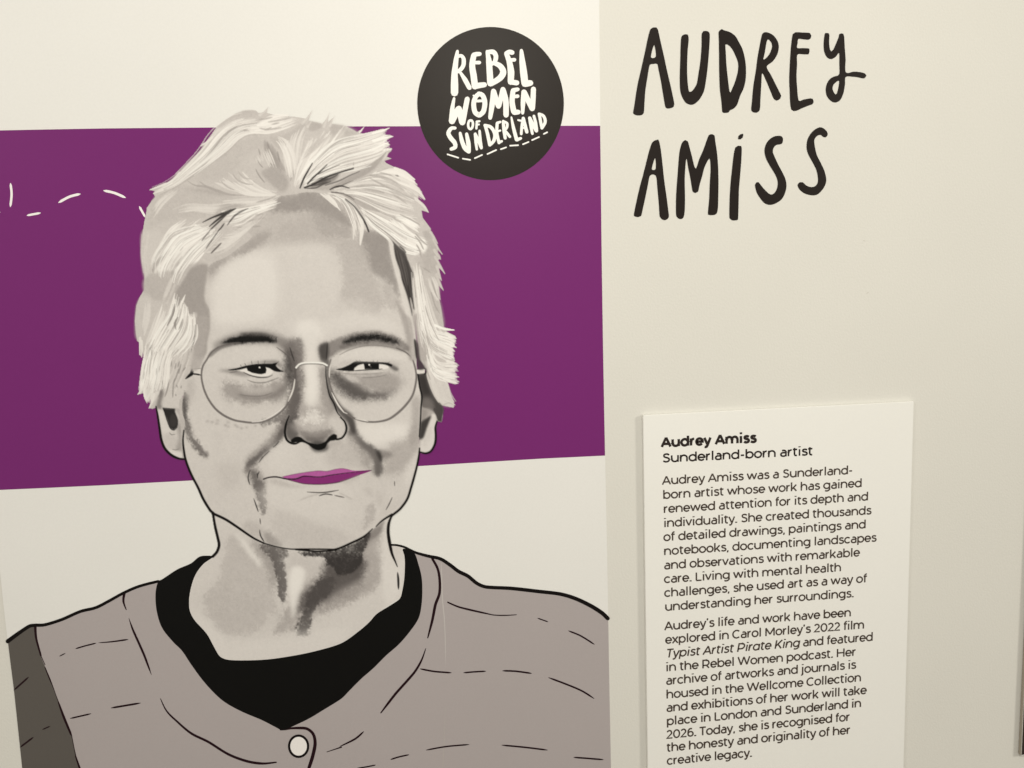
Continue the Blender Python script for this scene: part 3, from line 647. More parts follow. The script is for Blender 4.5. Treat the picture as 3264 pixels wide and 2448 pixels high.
    T('A3 600,1500 560,1659 A5 480,200 420,420', 'A3 850,1400 820,1640 A5 740,200 600,480', 46, [206, 212, 190, 200, 180], 5, .75, 4)
    T('A3 280,1500 A5 240,30 215,180 180,420', 'A3 640,1500 A5 560,60 540,250 480,430', 85, [230, 236, 224, 216], 6, .85, 4, .25, .15)
    T('A5 300,250 250,420 300,560', 'A5 470,250 420,450 340,600', 20, [218, 226, 208], 6, .8, 3)
    for s in ['A3 330,1470 300,1580 280,1659', 'A3 345,1480 335,1600', 'A5 380,30 340,120 300,200', 'A5 470,220 480,330 450,470', 'A5 560,250 545,380 510,480', 'A5 640,250 620,330 612,490', 'A5 690,120 660,220 630,290',
              'A5 720,60 700,130 690,180', 'A5 780,100 740,150', 'A5 660,330 672,360', 'A5 725,340 718,370', 'A5 650,450 655,470', 'A5 600,20 590,90', 'A5 655,50 640,120', 'A5 700,20 680,100', 'A5 260,60 240,130']:
        S(s, 3, 140, .7, .6)
    # crown: strands fanning up and right from the parting
    F('A2 0,220 150,240 340,270 640,295 780,370 820,390 700,480 500,560 300,600 0,560', 198, 5, .8)
    F('A2 165,240 340,270 300,330 180,360', 180, 3, .8); F('A2 450,270 640,292 600,340 480,420 440,350', 184, 3, .8); F('A2 640,330 780,375 800,395 640,440', 186, 3, .7)
    F('A1 1850,440 2000,430 2212,330 A2 0,300 120,250 60,420 A1 2060,560 2040,640', 184, 4, .6)
    T('A2 -60,1100 0,850 120,560 200,380', 'A2 60,1060 300,760 500,500 640,300', 42, [220, 226, 214, 206, 230], 7, .75, 4)
    T('A2 -100,980 -150,600 -120,420', 'A2 20,900 60,500 180,250', 24, [216, 208, 222], 7, .7, 4)
    T('A1 2130,990 2060,700 1960,500 1850,430', 'A1 2200,1000 2200,700 2100,480 2000,420', 14, [222, 214, 228], 5, .8, 2)
    T('A2 60,700 200,560 400,380', 'A2 100,760 350,520 540,330', 14, [206, 200, 190], 6, .5, 4)
    T('A2 40,1060 200,820 500,520 800,430 1180,330', 'A2 120,1040 400,900 800,800 1100,700 1180,600', 100, [232, 236, 240, 226, 218], 8, .8, 5, .3, .15)
    T('A2 600,500 900,420 1150,340', 'A2 700,620 1000,580 1210,540', 30, [238, 232, 224, 212], 5, .85, 3, .3, .05)
    S('A2 820,380 850,340 880,300', [5, 3, 1], 232, .9)
    S('A2 1000,392 1100,360 1205,316', [8, 6, 1.5], 236, .95, .5, ''); S('A2 1000,480 1130,450 1252,425', [8, 6, 1.5], 236, .95, .5, ''); S('A2 1050,525 1150,520 1212,530', [6, 4, 2], 234, .9); S('A2 1080,600 1180,600 1240,590', [6, 5, 2], 232, .9)
    for s in ['A2 640,500 800,460', 'A2 660,570 900,540 1020,530', 'A2 700,590 850,580', 'A2 720,690 800,690', 'A2 800,650 860,640']:
        S(s, 2.5, 205, .6)
    F('A2 620,640 800,620 1000,640 1160,640 1080,740 900,860 760,820 640,780', 212, 6, .6)
    # dark strands at the parting
    F('A2 180,1060 300,980 420,940 560,900 500,1000 350,1070 200,1100', 130, 3, .75)
    F('A2 200,1090 450,1060 800,900 980,800 1150,640 1100,760 980,880 800,980 600,1080 400,1130', 178, 3, .85)
    S('A2 480,1080 700,980 850,900 1000,800 1160,640', [3, 12, 22, 14, 3], 172, .85, 1.2, '')
    S('A2 50,1095 100,970 150,880 210,775', [2, 5, 4, 1.5], 70, .9, .5, ''); S('A2 130,960 200,880 260,820', 2.5, 110, .7)
    S('A2 150,1040 220,960 310,880 400,792', [4, 5, 4, 1.5], 75, .9, .5, ''); S('A2 290,915 400,860 560,796', [3, 3, 1.5], 95, .8, .5, '')
    S('A2 110,1090 240,1040 400,950 560,895 740,842', [4, 5, 5, 4, 3], 75, .9, .5, ''); S('A2 150,1020 300,970 480,920 560,900', 2.6, 90, .8)
    S('A2 200,1040 350,1000 470,960 540,920', 3, 80, .8); S('A2 180,1070 300,1050 400,1020', 3, 90, .7); S('A2 120,1100 260,1092 340,1050 450,1010', 3.4, 85, .8)
    S('A2 380,1060 560,1000 700,930 820,880', [2, 4, 3.5, 1.5], 110, .8, .5, ''); S('A2 440,1115 500,1085 590,1070 690,1098', [2, 5, 4, 2], 80, .85, .5, ''); S('A2 540,1085 640,1040 740,1000', 3, 120, .7)
    S('A2 740,840 745,765', 2, 150, .6)
    T('A2 230,1040 420,960', 'A2 260,1080 480,990', 10, [95, 110, 80], 2, .7, 2)
    # right side: locks sweeping down and out
    T('A2 500,1130 900,960 1200,950 1500,1150', 'A2 480,1140 800,1250 1200,1450 1600,1500', 60, [212, 218, 224, 206], 8, .65, 5)
    T('A2 950,930 1150,860 1300,860 1530,985', 'A2 1000,950 1300,1050 1550,1150 1660,1235', 36, [216, 222, 228, 210], 7, .75, 3, .3, .05)
    S('A2 1280,840 1400,890 1535,985', [8, 10, 2], 226, .95, .5, ''); S('A2 1480,1050 1600,1150 1668,1240', [8, 8, 1.5], 222, .9, .5, ''); S('A2 1540,1230 1650,1320 1712,1408', [8, 7, 1.5], 218, .9, .5, '')
    S('A2 960,930 1100,960 1280,1040 1400,1130', [3, 14, 12, 2], 178, .8, 1, ''); S('A2 960,970 1150,1070 1330,1160 1530,1240', [2, 6, 7, 2], 182, .8, .8, ''); S('A2 1200,1130 1300,1200 1440,1305', [2, 6, 2], 182, .8)
    S('A2 780,1080 900,1090 1050,1130 1140,1160', [2, 10, 10, 2], 180, .75, 1, ''); S('A2 1040,890 1120,860 1190,840', 3, 180, .7); S('A2 1080,890 1160,910 1240,935', 3, 180, .7)
    S('A2 1290,930 1330,942', 4, 130, .8)
    S('A2 450,1150 600,1170 740,1240 900,1330 1080,1400', [3, 8, 12, 14, 3], 178, .85, 1, '')
    S('A2 460,1150 600,1165 700,1210 750,1245', [3, 4, 4, 1.5], 100, .8, .5, '')
    S('A2 640,1240 750,1330 850,1470 910,1580 940,1659', [3, 5, 6, 5, 3], 85, .9, .5, '')
    # fringe right over the forehead
    T('A2 340,1180 500,1200 640,1330 760,1659', 'A2 480,1180 700,1260 820,1400 930,1659', 42, [222, 228, 216, 208], 6.5, .8, 3, .2, .2)
    T('A2 310,1165 420,1250 560,1370', 'A2 360,1150 500,1230 620,1430', 12, [226, 220], 6, .85, 2)
    S('A2 560,1200 620,1350 640,1420', 5, 178, .7); S('A2 440,1190 560,1290 590,1400', 4, 182, .7)
    S('A2 730,1500 745,1659 A4 742,100', [4, 4, 1.5], 220, .9, .5, ''); S('A2 760,1560 A4 755,0 775,60', [4, 4, 1.5], 218, .85, .5, ''); S('A2 850,1500 A4 850,0 830,170', [8, 12, 3], 224, .95, .5, ''); S('A2 780,1520 800,1659', 3, 175, .8)
    # broad bright lock behind the ear line
    T('A2 800,1350 1000,1450 1200,1560 A4 1450,40 1720,140', 'A2 850,1380 1000,1560 A4 1200,60 1400,240 1600,290', 60, [232, 236, 240, 226], 9, .85, 4, .3, .1)
    T('A2 1250,1430 1450,1470 1640,1600', 'A2 1300,1480 1450,1560 1600,1659', 18, [234, 228, 238], 6, .85, 3)
    T('A2 1100,1500 A4 1300,20 1500,150 1680,330', 'A2 1300,1480 A4 1450,0 1600,100 1720,150', 36, [236, 230, 224], 6, .85, 3, .3, .02)
    for s in ['A2 1350,1440 1480,1500 1600,1570', 'A4 1550,30 1640,130 1700,175', 'A4 1560,170 1600,240 1620,330', 'A2 1240,1470 1350,1540', 'A4 1540,60 1600,130 1650,230']:
        S(s, 3.5, 178, .75)
    F('A4 1640,0 1740,0 1760,80 1830,200 1832,400 1830,560 1760,560 1650,480 1620,330 1700,200', 182, 3, .85)
    F('A4 1540,320 1620,340 1680,480 1840,560 1850,860 1880,1000 1910,1230 1800,1180 1700,950 1640,750 1580,500', 190, 4, .8)
    for s in ['A4 1650,470 1740,530', 'A4 1590,400 1640,560', 'A4 1760,640 1830,860', 'A4 1700,860 1760,1100 1830,1240', 'A4 1740,740 1800,960 1860,1060']:
        S(s, 3, 160, .6, .7)
    T('A4 1700,560 1760,760 1850,900', 'A4 1760,560 1830,700 1850,880', 10, [208, 214], 5, .7, 3)
    for s in ['A4 1745,10 1790,80 1832,155', 'A4 1780,100 1840,220 1892,292', 'A4 1800,260 1850,310 1872,358', 'A4 1800,330 1860,430 1925,545', 'A4 1820,450 1850,540 1882,632', 'A4 1820,560 1860,660 1905,760', 'A4 1790,240 1830,320', 'A4 1835,760 1865,880']:
        S(s, [7, 5, 1.5], 200, .9, .5, '')
    # long light strip beside the face and the dark gap
    F('A4 1150,0 1230,60 1300,130 1400,240 1450,380 1540,600 1500,600 1520,800 1550,1020 1510,1000 1500,1110 1440,900 1360,620 1340,480 1290,350 1250,150', 92, 1.5, .97)
    T('A4 1250,150 1350,500 1440,850', 'A4 1400,240 1480,560 1530,1000', 26, [75, 105, 65, 120, 88], 4, .8, 3)
    S('A4 1150,0 1230,70 1330,150 1420,270', [4, 6, 5, 3], 70, .85, .6, ''); S('A4 1360,590 1400,680 1440,800 1470,950', 2.5, 60, .8)
    S('A4 1480,860 1500,960 1520,1060', [2, 5, 2], 190, .85)
    F('A4 1195,90 1250,140 1280,330 1340,500 1370,640 1440,850 1500,1100 1530,1400 1550,1659 1500,1659 1490,1400 1430,1100 1350,800 1290,560 1230,330 1200,150', 212, 1.5, .9)
    F('A4 1400,1080 1500,1160 1530,1450 1550,1659 1480,1659 1450,1350', 176, 3, .8)
    F('A4 1530,600 1600,560 1650,760 1700,1000 1800,1180 1830,1240 1700,1300 1650,1200 1600,1300 1560,1050 1520,800', 222, 3, .85)
    T('A4 1520,400 1560,800 1620,1300 1700,1659', 'A4 1600,420 1660,800 1780,1200 1950,1500', 50, [226, 220, 232, 210, 204], 7, .75, 4)
    F('A4 1510,1110 1600,1060 1650,1300 1740,1500 1780,1659 1600,1659 1560,1400', 178, 3, .85)
    S('A4 1480,1050 1530,1300 1560,1500', [3, 5, 3], 205, .8); S('A4 1560,1150 1600,1350 1660,1550', 3, 196, .7)
    F('A4 1525,1390 1580,1450 1600,1600 1610,1659 A6 1650,60 1680,120 1580,130 1560,0 A4 1545,1600', 85, 2, .9)
    S('A4 1535,1400 1550,1520 1560,1640', 4, 60, .7)
    # bright outward bunch at right
    T('A4 1620,1150 1800,1300 1950,1350 2060,1385', 'A4 1640,1250 1750,1500 1900,1600 2030,1659', 70, [236, 230, 240, 224], 9, .85, 4, .3, .06)
    S('A4 1800,1215 1920,1262 2045,1275', [6, 6, 2], 236, .95, .5, '')
    T('A4 1680,1350 A6 1800,20 2080,60', 'A4 1700,1500 A6 1800,200 2080,305', 70, [226, 220, 232, 212], 8, .8, 4, .3, .05)
    T('A4 1640,1250 1740,1500 A6 1780,150', 'A4 1680,1400 A6 1720,100 1800,300', 14, [190, 182, 200], 5, .7, 3)
    T('A6 1680,0 1740,250 1850,500 2030,600', 'A6 1850,50 1950,300 1990,450 2040,560', 40, [206, 212, 218, 200], 9, .75, 4, .3, .05)
    F('A6 1700,180 1800,300 1950,330 1990,450 2030,590 1900,590 1800,480 1740,350', 208, 4, .55)
    S('A6 1900,595 1980,560 2040,590', 3, 180, .6); S('A6 1650,0 1690,130 1740,260', 3, 170, .6); S('A6 1740,0 1800,120 1860,240', 3, 184, .6)
    for s in ['A6 1960,20 2080,52', 'A6 1960,60 2088,94', 'A6 1940,110 2052,150', 'A6 1900,140 2042,222', 'A6 1920,250 2080,312', 'A4 1940,1320 2072,1385', 'A4 1950,1420 2052,1490', 'A4 1900,1440 2000,1520 2038,1640']:
        S(s, [8, 5, 1.5], 228, .9, .5, '')
    for A_, B_, n_ in [
        ('A3 350,560 340,380 450,180 600,0 A1 1000,1560', 'A3 680,730 760,540 920,330 1100,150 1250,0', 46),
        ('A3 640,810 560,1060 400,1330 280,1600', 'A3 900,1100 900,1350 820,1500 640,1659', 46),
        ('A3 280,1500 A5 240,30 215,180 180,420', 'A3 640,1500 A5 560,60 540,250 480,430', 50),
        ('A2 40,1060 200,820 500,520 800,430 1180,330', 'A2 120,1040 400,900 800,800 1100,700 1180,600', 44),
        ('A2 800,1350 1000,1450 1200,1560 A4 1450,40 1720,140', 'A2 850,1380 1000,1560 A4 1200,60 1400,240 1600,290', 34),
        ('A4 1620,1150 1800,1300 1950,1350 2060,1385', 'A4 1640,1250 1750,1500 1900,1600 2030,1659', 30),
        ('A4 1680,1350 A6 1800,20 2080,60', 'A4 1700,1500 A6 1800,200 2080,305', 30),
        ('A2 500,1130 900,960 1200,950 1500,1150', 'A2 480,1140 800,1250 1200,1450 1600,1500', 36),
        ('A1 1200,1400 1500,1350 1800,1300 2000,1240', 'A1 1300,1600 1500,1560 1700,1420 1950,1330', 26),
        ('A1 320,1115 560,1020 740,850 960,620 1150,360 1400,180 1640,130', 'A1 420,1190 700,1040 1000,840 1300,620 1500,430 1700,380 1950,400', 26),
        ('A4 1520,400 1560,800 1620,1300 1700,1659', 'A4 1600,420 1660,800 1780,1200 1950,1500', 26),
        ('A2 340,1180 500,1200 640,1330 760,1659', 'A2 480,1180 700,1260 820,1400 930,1659', 18)]:
        T(A_, B_, n_, [176, 186, 168, 195], [2.2, 3], .55, 3, .5, .5)
        T(A_, B_, int(n_*(.35 if A_[:2] == 'A2' else .75)), [234, 241, 228], [2.6, 3.4, 4.5], .7, 4, .4, .3)
        T(A_, B_, n_//6, [150, 162], [1.8, 2.4], .5, 3, .6, .6)
    S('A1 1000,1540 1120,1480 1250,1430 1430,1360', [2, 4, 6, 4], 80, .85); S('A1 1085,1595 1200,1500 1320,1420 1420,1370', [2, 4, 7, 3], 75, .85)
    S('A1 1085,1650 1180,1560 1290,1460', [2, 4, 3], 90, .8); S('A1 1320,1575 1400,1470 1480,1410 1590,1360', [1.5, 4, 5, 4], 100, .8); S('A1 1195,1659 1240,1610 1280,1555', 3, 95, .8)
    S('A3 990,120 1050,40 1090,0', 3, 110, .8); S('A3 1045,220 1120,110 1200,0', 3.4, 120, .8); S('A3 1110,280 1180,210 1240,150', 3.4, 120, .85)
    S('A2 50,1095 100,970 150,880 210,775', [2, 4, 4, 1.5], 70, .9, .5, ''); S('A2 150,1040 220,960 310,880 400,792', [3, 4, 4, 1.5], 75, .9, .5, '')
    S('A2 110,1090 240,1040 400,950 560,895 740,842', [4, 4, 5, 4, 3], 75, .9, .5, ''); S('A2 440,1115 500,1085 590,1070 690,1098', [2, 4, 4, 2], 80, .85, .5, '')
    S('A2 640,1240 750,1330 850,1470 910,1580 940,1659', [3, 4, 5, 4, 3], 85, .85, .5, '')
    S('A3 640,940 615,1060 575,1150 540,1215', [2, 6, 5, 3], 150, .8); S('A3 680,1110 640,1190 655,1270', [2, 6, 2], 155, .75); S('A3 745,1130 720,1210 690,1270', [2, 5, 2], 160, .75)
    S('A2 1000,930 1150,970 1280,1040 1400,1130', [3, 9, 9, 2], 184, .7, 1, ''); S('A2 960,970 1150,1070 1330,1160 1530,1240', [2, 4, 5, 2], 182, .7, .8, '')
    for s in ['A2 1350,1440 1480,1500 1600,1570', 'A4 1550,30 1640,130 1700,175', 'A4 1560,170 1600,240 1620,330', 'A4 1540,60 1600,130 1650,230']: S(s, 3, 176, .75)
    # ragged dark tuft under the right lock
    for s in ['A6 1830,600 1870,700 1880,800', 'A6 1800,650 1840,720 1842,790', 'A6 1850,580 1900,640 1890,720']:
        S(s, [10, 7, 2], 95, .85, .8, '')
    # left tips over the band
    for s in ['A1 520,1040 420,1080 315,1118', 'A1 480,1120 400,1150 362,1165', 'A1 1120,440 1050,500 978,550', 'A3 190,1380 185,1500 185,1595', 'A3 210,1420 215,1540 210,1625', 'A5 260,330 215,390 160,450', 'A5 330,400 300,480 270,525', 'A5 370,450 345,550 305,628', 'A1 700,900 650,950 620,985']:
        S(s, [7, 5, 2], 222, .9, .5, '')
    # top wisps on the white
    for s in ['A1 1740,150 1800,110 1852,45', 'A2 80,260 150,180 208,88', 'A2 360,300 400,200 432,120', 'A2 440,290 470,220 500,160', 'A2 150,300 200,230']:
        S(s, [7, 4, 1.2], 214, .6, .8, '')

# ---------------------------------------------------------------- builders
def link(name, me, m, parent=None):
    o = bpy.data.objects.new(name, me); C.objects.link(o); me.materials.append(m)
    if parent is not None: o.parent = parent
    return o
def set_ink(me, cols):
    a = me.color_attributes.new('ink', 'FLOAT_COLOR', 'POINT')
    n = len(me.vertices); c = np.ones((n, 4), np.float32); c[:, :3] = cols
    a.data.foreach_set('color', c.ravel())
def tag(o, label=None, cat=None, group=None, kind=None):
    if label: o['label'] = label
    if cat: o['category'] = cat
    if group: o['group'] = group
    if kind: o['kind'] = kind
    return o
def thing(name, label, cat, loc):
    o = bpy.data.objects.new(name, None); C.objects.link(o); o.location = loc
    o.empty_display_size = .05
    return tag(o, label, cat)
def adopt(o, root):
    o.parent = root
    if o.matrix_world.translation.length == 0: o.matrix_parent_inverse = Matrix.Translation(-Vector(root.location))
    return o
def slab(name, outline, h0, h1, m, root, holes=(), ink=None, medge=None):
    """flat piece with real thickness: outline in photo px seen at height h1"""
    loops = [outline]+list(holes)
    tri = tessellate_polygon([[Vector((x, -y, 0)) for x, y in lp] for lp in loops])
    flat = [p for lp in loops for p in lp]
    F1 = [W(x, y, h1) for x, y in flat]; n = len(F1)
    F0 = [(a, -h0, c) for a, b, c in F1]
    faces = []; mi = []
    for t in tri:
        a, b, c = (np.array(F1[i]) for i in t)
        nn = np.cross(b-a, c-a)
        if abs(nn[1]) < 1e-14: continue
        faces.append(tuple(t) if nn[1] < 0 else tuple(reversed(t))); mi.append(0)
    o = 0
    for lp in loops:
        k = len(lp)
        for i in range(k):
            j = (i+1) % k
            faces.append((o+i, o+j, n+o+j, n+o+i)); mi.append(1)
        o += k
    me = bpy.data.meshes.new(name); me.from_pydata(F1+F0, [], faces); me.update()
    ob = link(name, me, m)
    if medge: me.materials.append(medge); me.polygons.foreach_set('material_index', mi)
    if ink is not None: set_ink(me, ink)
    return adopt(ob, root)
def ribbon_verts(pts, ws, taper, caps=True):
    p = np.array(pts, float); n = len(p)
    t = np.linspace(0, 1, n)
    w = np.interp(t, np.linspace(0, 1, len(ws)), ws) if isinstance(ws, (list, tuple)) else np.full(n, float(ws))
    if taper == 'bb': w = w*np.minimum(1, 0.3+np.minimum(t, 1-t)*5)
    elif taper == 'e': w = w*np.maximum(.12, (1-t)**0.6)
    elif taper == 's': w = w*np.maximum(.12, t**0.6)
    d = np.gradient(p, axis=0); L = np.hypot(d[:,0], d[:,1])+1e-9; d /= L[:, None]
    nrm = np.c_[-d[:,1], d[:,0]]
    hw = w/2
    Lp = p+nrm*hw[:, None]; Rp = p-nrm*hw[:, None]
    poly = [tuple(x) for x in Lp]
    if caps:
        for a in (45, 90, 135):
            r = math.radians(a); poly.append(tuple(p[-1]+hw[-1]*(nrm[-1]*math.cos(r)+d[-1]*math.sin(r))))
    poly += [tuple(x) for x in Rp[::-1]]
    if caps:
        for a in (45, 90, 135):
            r = math.radians(a); poly.append(tuple(p[0]+hw[0]*(-nrm[0]*math.cos(r)-d[0]*math.sin(r))))
    # faces: strip plus cap fans
    faces = []; k = 3 if caps else 0
    N = len(poly)
    for i in range(n-1): faces.append((i, i+1, N-k-1-(i+1), N-k-1-i))
    if caps:
        faces.append((n-1, n, n+1, n+2, n+3)); faces.append((N-4, N-3, N-2, N-1, 0))
    return poly, faces
class Each:
    """like Lines, but every stroke becomes a part of its own"""
    def __init__(s, name, h, root): s.a = (name, h, root); s.n = 0
    def add(s, pts, w, *a, **k):
        f = {'shoulder_outline': 1.22, 'stitch_line': 1.12}.get(s.a[0], 1.0)
        w = [q*f for q in w] if isinstance(w, list) else w*f
        a = (pts, w)+a
        l = Lines(s.a[1]+8e-6*(s.n % 12)); s.n += 1; l.add(*a, **k); return l.build(s.a[0], M_PRINT, s.a[2])
class Lines:
    """brush lines gathered into one flat mesh; each stroke sits 8 microns above the one before"""
    def __init__(s, h): s.v = []; s.f = []; s.h = h; s.c = []; s.k = 0
    def add(s, pts, w, taper='bb', col=None, sm=True, step=5.0, caps=True):
        if isinstance(pts, str): pts = P(pts)
        if sm: pts = smooth(pts, False, step)
        poly, faces = ribbon_verts(pts, w, taper, caps)
        o = len(s.v); h = s.h+8e-6*(s.k % 24); s.k += 1
        s.v += [W(x, y, h) for x, y in poly]; s.f += [tuple(reversed([o+i for i in f])) for f in faces]
        if col is not None: s.c += [tuple(albedo(col))]*len(poly)
    def build(s, name, m, root):
        me = bpy.data.meshes.new(name); me.from_pydata(s.v, [], s.f); me.update()
        # face the room
        bm = bmesh.new(); bm.from_mesh(me)
        for f in bm.faces:
            f.normal_update()
            if f.normal.y > 0: f.normal_flip()
        bm.to_mesh(me); bm.free()
        o = link(name, me, m)
        if s.c: set_ink(me, np.array(s.c, np.float32))
        return adopt(o, root)

# ---------------------------------------------------------------- wall
def grid_wall():
    x0, x1, z0, z1 = -3.0, 3.0, -0.0, 3.2
    me = bpy.data.meshes.new('wall')
    v = [(x0, 0, z0), (x1, 0, z0), (x1, 0, z1), (x0, 0, z1), (x0, .12, z0), (x1, .12, z0), (x1, .12, z1), (x0, .12, z1)]
    f = [(0, 1, 2, 3), (5, 4, 7, 6), (4, 0, 3, 7), (1, 5, 6, 2), (3, 2, 6, 7), (4, 5, 1, 0)]
    me.from_pydata(v, [], f); me.update()
    return tag(link('wall', me, M_WALL), 'pale painted gallery wall behind the panel, lettering and card', kind='structure')
wall = grid_wall()
def floor():
    me = bpy.data.meshes.new('floor'); me.from_pydata([(-3, -4, 0), (3, -4, 0), (3, 0, 0), (-3, 0, 0)], [], [(0, 1, 2, 3)]); me.update()
    return tag(link('floor', me, mat('grey_floor', .6, (.25, .22, .19))), kind='structure')
floor()
sm_ = Lines(0.0002)
sm_.add([(2752, 767), (2757, 768)], 3, sm=False); sm_.add([(2763, 935), (2768, 932)], 4, sm=False)
mk = sm_.build('scuff_mark', mat('wall_scuff', .8, (.50, .47, .42)), wall)

# ---------------------------------------------------------------- portrait panel
EDGE_R = [(1903, -300), (1906.5, -150), (1909.9, 0), (1911.6, 200), (1913.5, 400), (1918.3, 816), (1923.2, 1140), (1929, 1453), (1932.5, 1632), (1939.6, 2000), (1944, 2260), (1947.8, 2448), (1955, 2800)]
EDGE_L = [(110, 2800), (70.3, 2448), (44.3, 2202), (24, 2042), (8.6, 1905), (1, 1830), (-42, 1400), (-140, 400), (-200, -300)]
root = thing('portrait_panel', 'large printed portrait panel of a white-haired person in round spectacles against a purple band', 'poster', W(960, 2448, 0))
h = 0.0004
paper = slab('panel_sheet', EDGE_R+EDGE_L, 0.0, h, M_PRINT, root, ink=np.array(albedo(WHITE)))
bandc = (113, 38, 98)
def edge_x(E, y):
    E = sorted(E, key=lambda q: q[1]); return float(np.interp(y, [q[1] for q in E], [q[0] for q in E]))
bt = [(x, y) for x, y in BAND_TOP]; bb = [(x, y) for x, y in BAND_BOT]
bt[-1] = (edge_x(EDGE_R, 400.9)-.4, 400.9); bb[0] = (edge_x(EDGE_R, 1452)-.4, 1452.2)
bt[0] = (-130, 418); bb[-1] = (-20, 1563)
er = [(edge_x(EDGE_R, y)-.4, y) for y in (600, 816, 1140, 1300)]
band = slab('purple_band', bt+er+bb, h, h+.00006, M_PRINT, root, ink=np.array(albedo(bandc)))
dl = Each('thread_line', h+.00012, root)
for s, w in (('B1 68,1188 75,1260 67,1340', 7.5), ('B1 175,1396 262,1380', 7), ('B1 380,1313 450,1275 520,1257', 8), ('B1 672,1235 740,1250 813,1281', 8), ('B1 903,1338 942,1408', 7), ('B1 -40,1378 0,1375', 6)):
    dl.add(s, w, 'bb', (238, 226, 218))

paint()
# grid cells of the painted figure, one mesh per part
def cells(name, mask, hh, parent):
    ys, xs = np.nonzero(mask)
    if len(ys) == 0: return None
    used = np.zeros((RH, RW), bool)
    for dy in (0, 1):
        for dx in (0, 1): used[ys+dy, xs+dx] = True
    idx = np.full((RH, RW), -1, np.int32); uy, ux = np.nonzero(used); idx[uy, ux] = np.arange(len(uy))
    co = Wn(RX0+(ux+.5)/SC, RY0+(uy+.5)/SC, hh).astype(np.float32)
    q = np.stack([idx[ys, xs], idx[ys+1, xs], idx[ys+1, xs+1], idx[ys, xs+1]], -1).astype(np.int32)
    me = bpy.data.meshes.new(name)
    me.vertices.add(len(uy)); me.vertices.foreach_set('co', co.ravel())
    me.loops.add(q.size); me.loops.foreach_set('vertex_index', q.ravel())
    me.polygons.add(len(q)); me.polygons.foreach_set('loop_start', np.arange(0, q.size, 4, dtype=np.int32))
    me.update(calc_edges=True)
    ob = link(name, me, M_PRINT); set_ink(me, img[uy, ux])
    ob.parent = parent
    ob.matrix_parent_inverse = Matrix.Translation(-Vector(root.location)) if parent is root else Matrix.Identity(4)
    return ob
LAB[-1, :] = 0; LAB[:, -1] = 0
hf = h+.00018
face = cells('face', LAB == 5, hf, root)
for i in range(1, len(NAMES)):
    if i == 5: continue
    par = face if NAMES[i] in ('nose', 'eye', 'eyebrow', 'lips') else root
    cells(NAMES[i], LAB == i, hf, par)

# clothes
def bottom(E=2520): return E
JL = 'B6 228,735 290,730 400,695 520,643 620,618 700,578 800,523 900,480 1022,448'
JR = 'B7 400,238 480,262 560,285 640,303 700,340 760,385 820,415 880,463 940,486 1100,495 1280,515 1420,532 1520,562 1620,610 1690,650 1729,682'
SL = 'B6 232,740 235,800 262,925 300,1020 370,1200 430,1350 470,1480 515,1659 560,1800'
jac = smooth(P(JL), False, 10)+smooth(P('B6 1022,448 1150,420 1400,420')+P('B7 100,420')+P('B7 300,300'), False, 40)+smooth(P(JR), False, 10)
jac += [(edge_x(EDGE_R, y)-.4, y) for y in (2000, 2200, 2400, 2540)]+list(reversed(smooth(P(SL), False, 12)))
jac_h = hf-.00004
M_ = M_PRINT
# the jacket passes under the neck and the shirt, so it lies below the figure cells
jacket = slab('jacket', jac, h, h+.00010, M_, root, ink=np.array(albedo((169, 157, 148))))
slv = smooth(P('B6 50,832 120,780 190,738 232,738'), False, 8)+smooth(P(SL), False, 12)+[(edge_x(EDGE_L, y)+.3, y) for y in (2510, 2448, 2300, 2202, 2100)]
sleeve = slab('sleeve', slv, h, h+.00010, M_, root, ink=np.array(albedo((91, 84, 75))))
so = '''B6 1382,288 1300,290 1240,335 1150,375 1050,440 1022,458 1008,530 1015,640 1050,750 1120,840 1180,900 1240,990 1330,1110 1440,1220 1560,1290 1700,1350 1800,1402 1818,1412 1850,1410 1880,1397
 2000,1340 2100,1280 2212,1210 B7 50,1160 130,1080 210,1010 290,930 370,860 440,780 500,690 520,600 525,500 520,420 500,340 470,262 400,238
 408,280 412,330 408,430 395,510 380,560 330,597 230,660 180,715 110,775 0,850 B6 2050,900 1880,935 1700,958 1500,960 1430,940 1390,880 1340,790 1260,700 1230,640 1225,570 1240,480 1270,400 1320,335'''
shirt = slab('undershirt', smooth(P(so), True, 7), h, hf+.00006, M_, root, ink=np.array(albedo((4, 1, 1))))
ink = (16, 5, 7)
ol = Each('shoulder_outline', hf+.00010, root)
ol.add('B6 50,838 120,786 190,740 225,734 290,731 400,697 520,645 620,620 700,580 800,525 900,482 1025,449', [11, 9, 8, 8, 8, 7.5, 7.5, 7], '', ink)
ol.add('B6 1025,449 1050,440 1150,375 1240,335 1300,290 1385,288', 2.5, '', ink)
ol.add('B7 322,213 360,215 410,228 480,262 560,285 640,303 700,340 760,385 820,415 880,463 940,486 1100,495 1280,515 1420,532 1520,562 1620,610 1690,655 1727,690', [5, 6, 8, 9, 9.5, 9, 9, 9.5, 9.5, 9.5, 10, 10.5, 10.5], '', ink)
jl = Each('stitch_line', h+.00016, root)
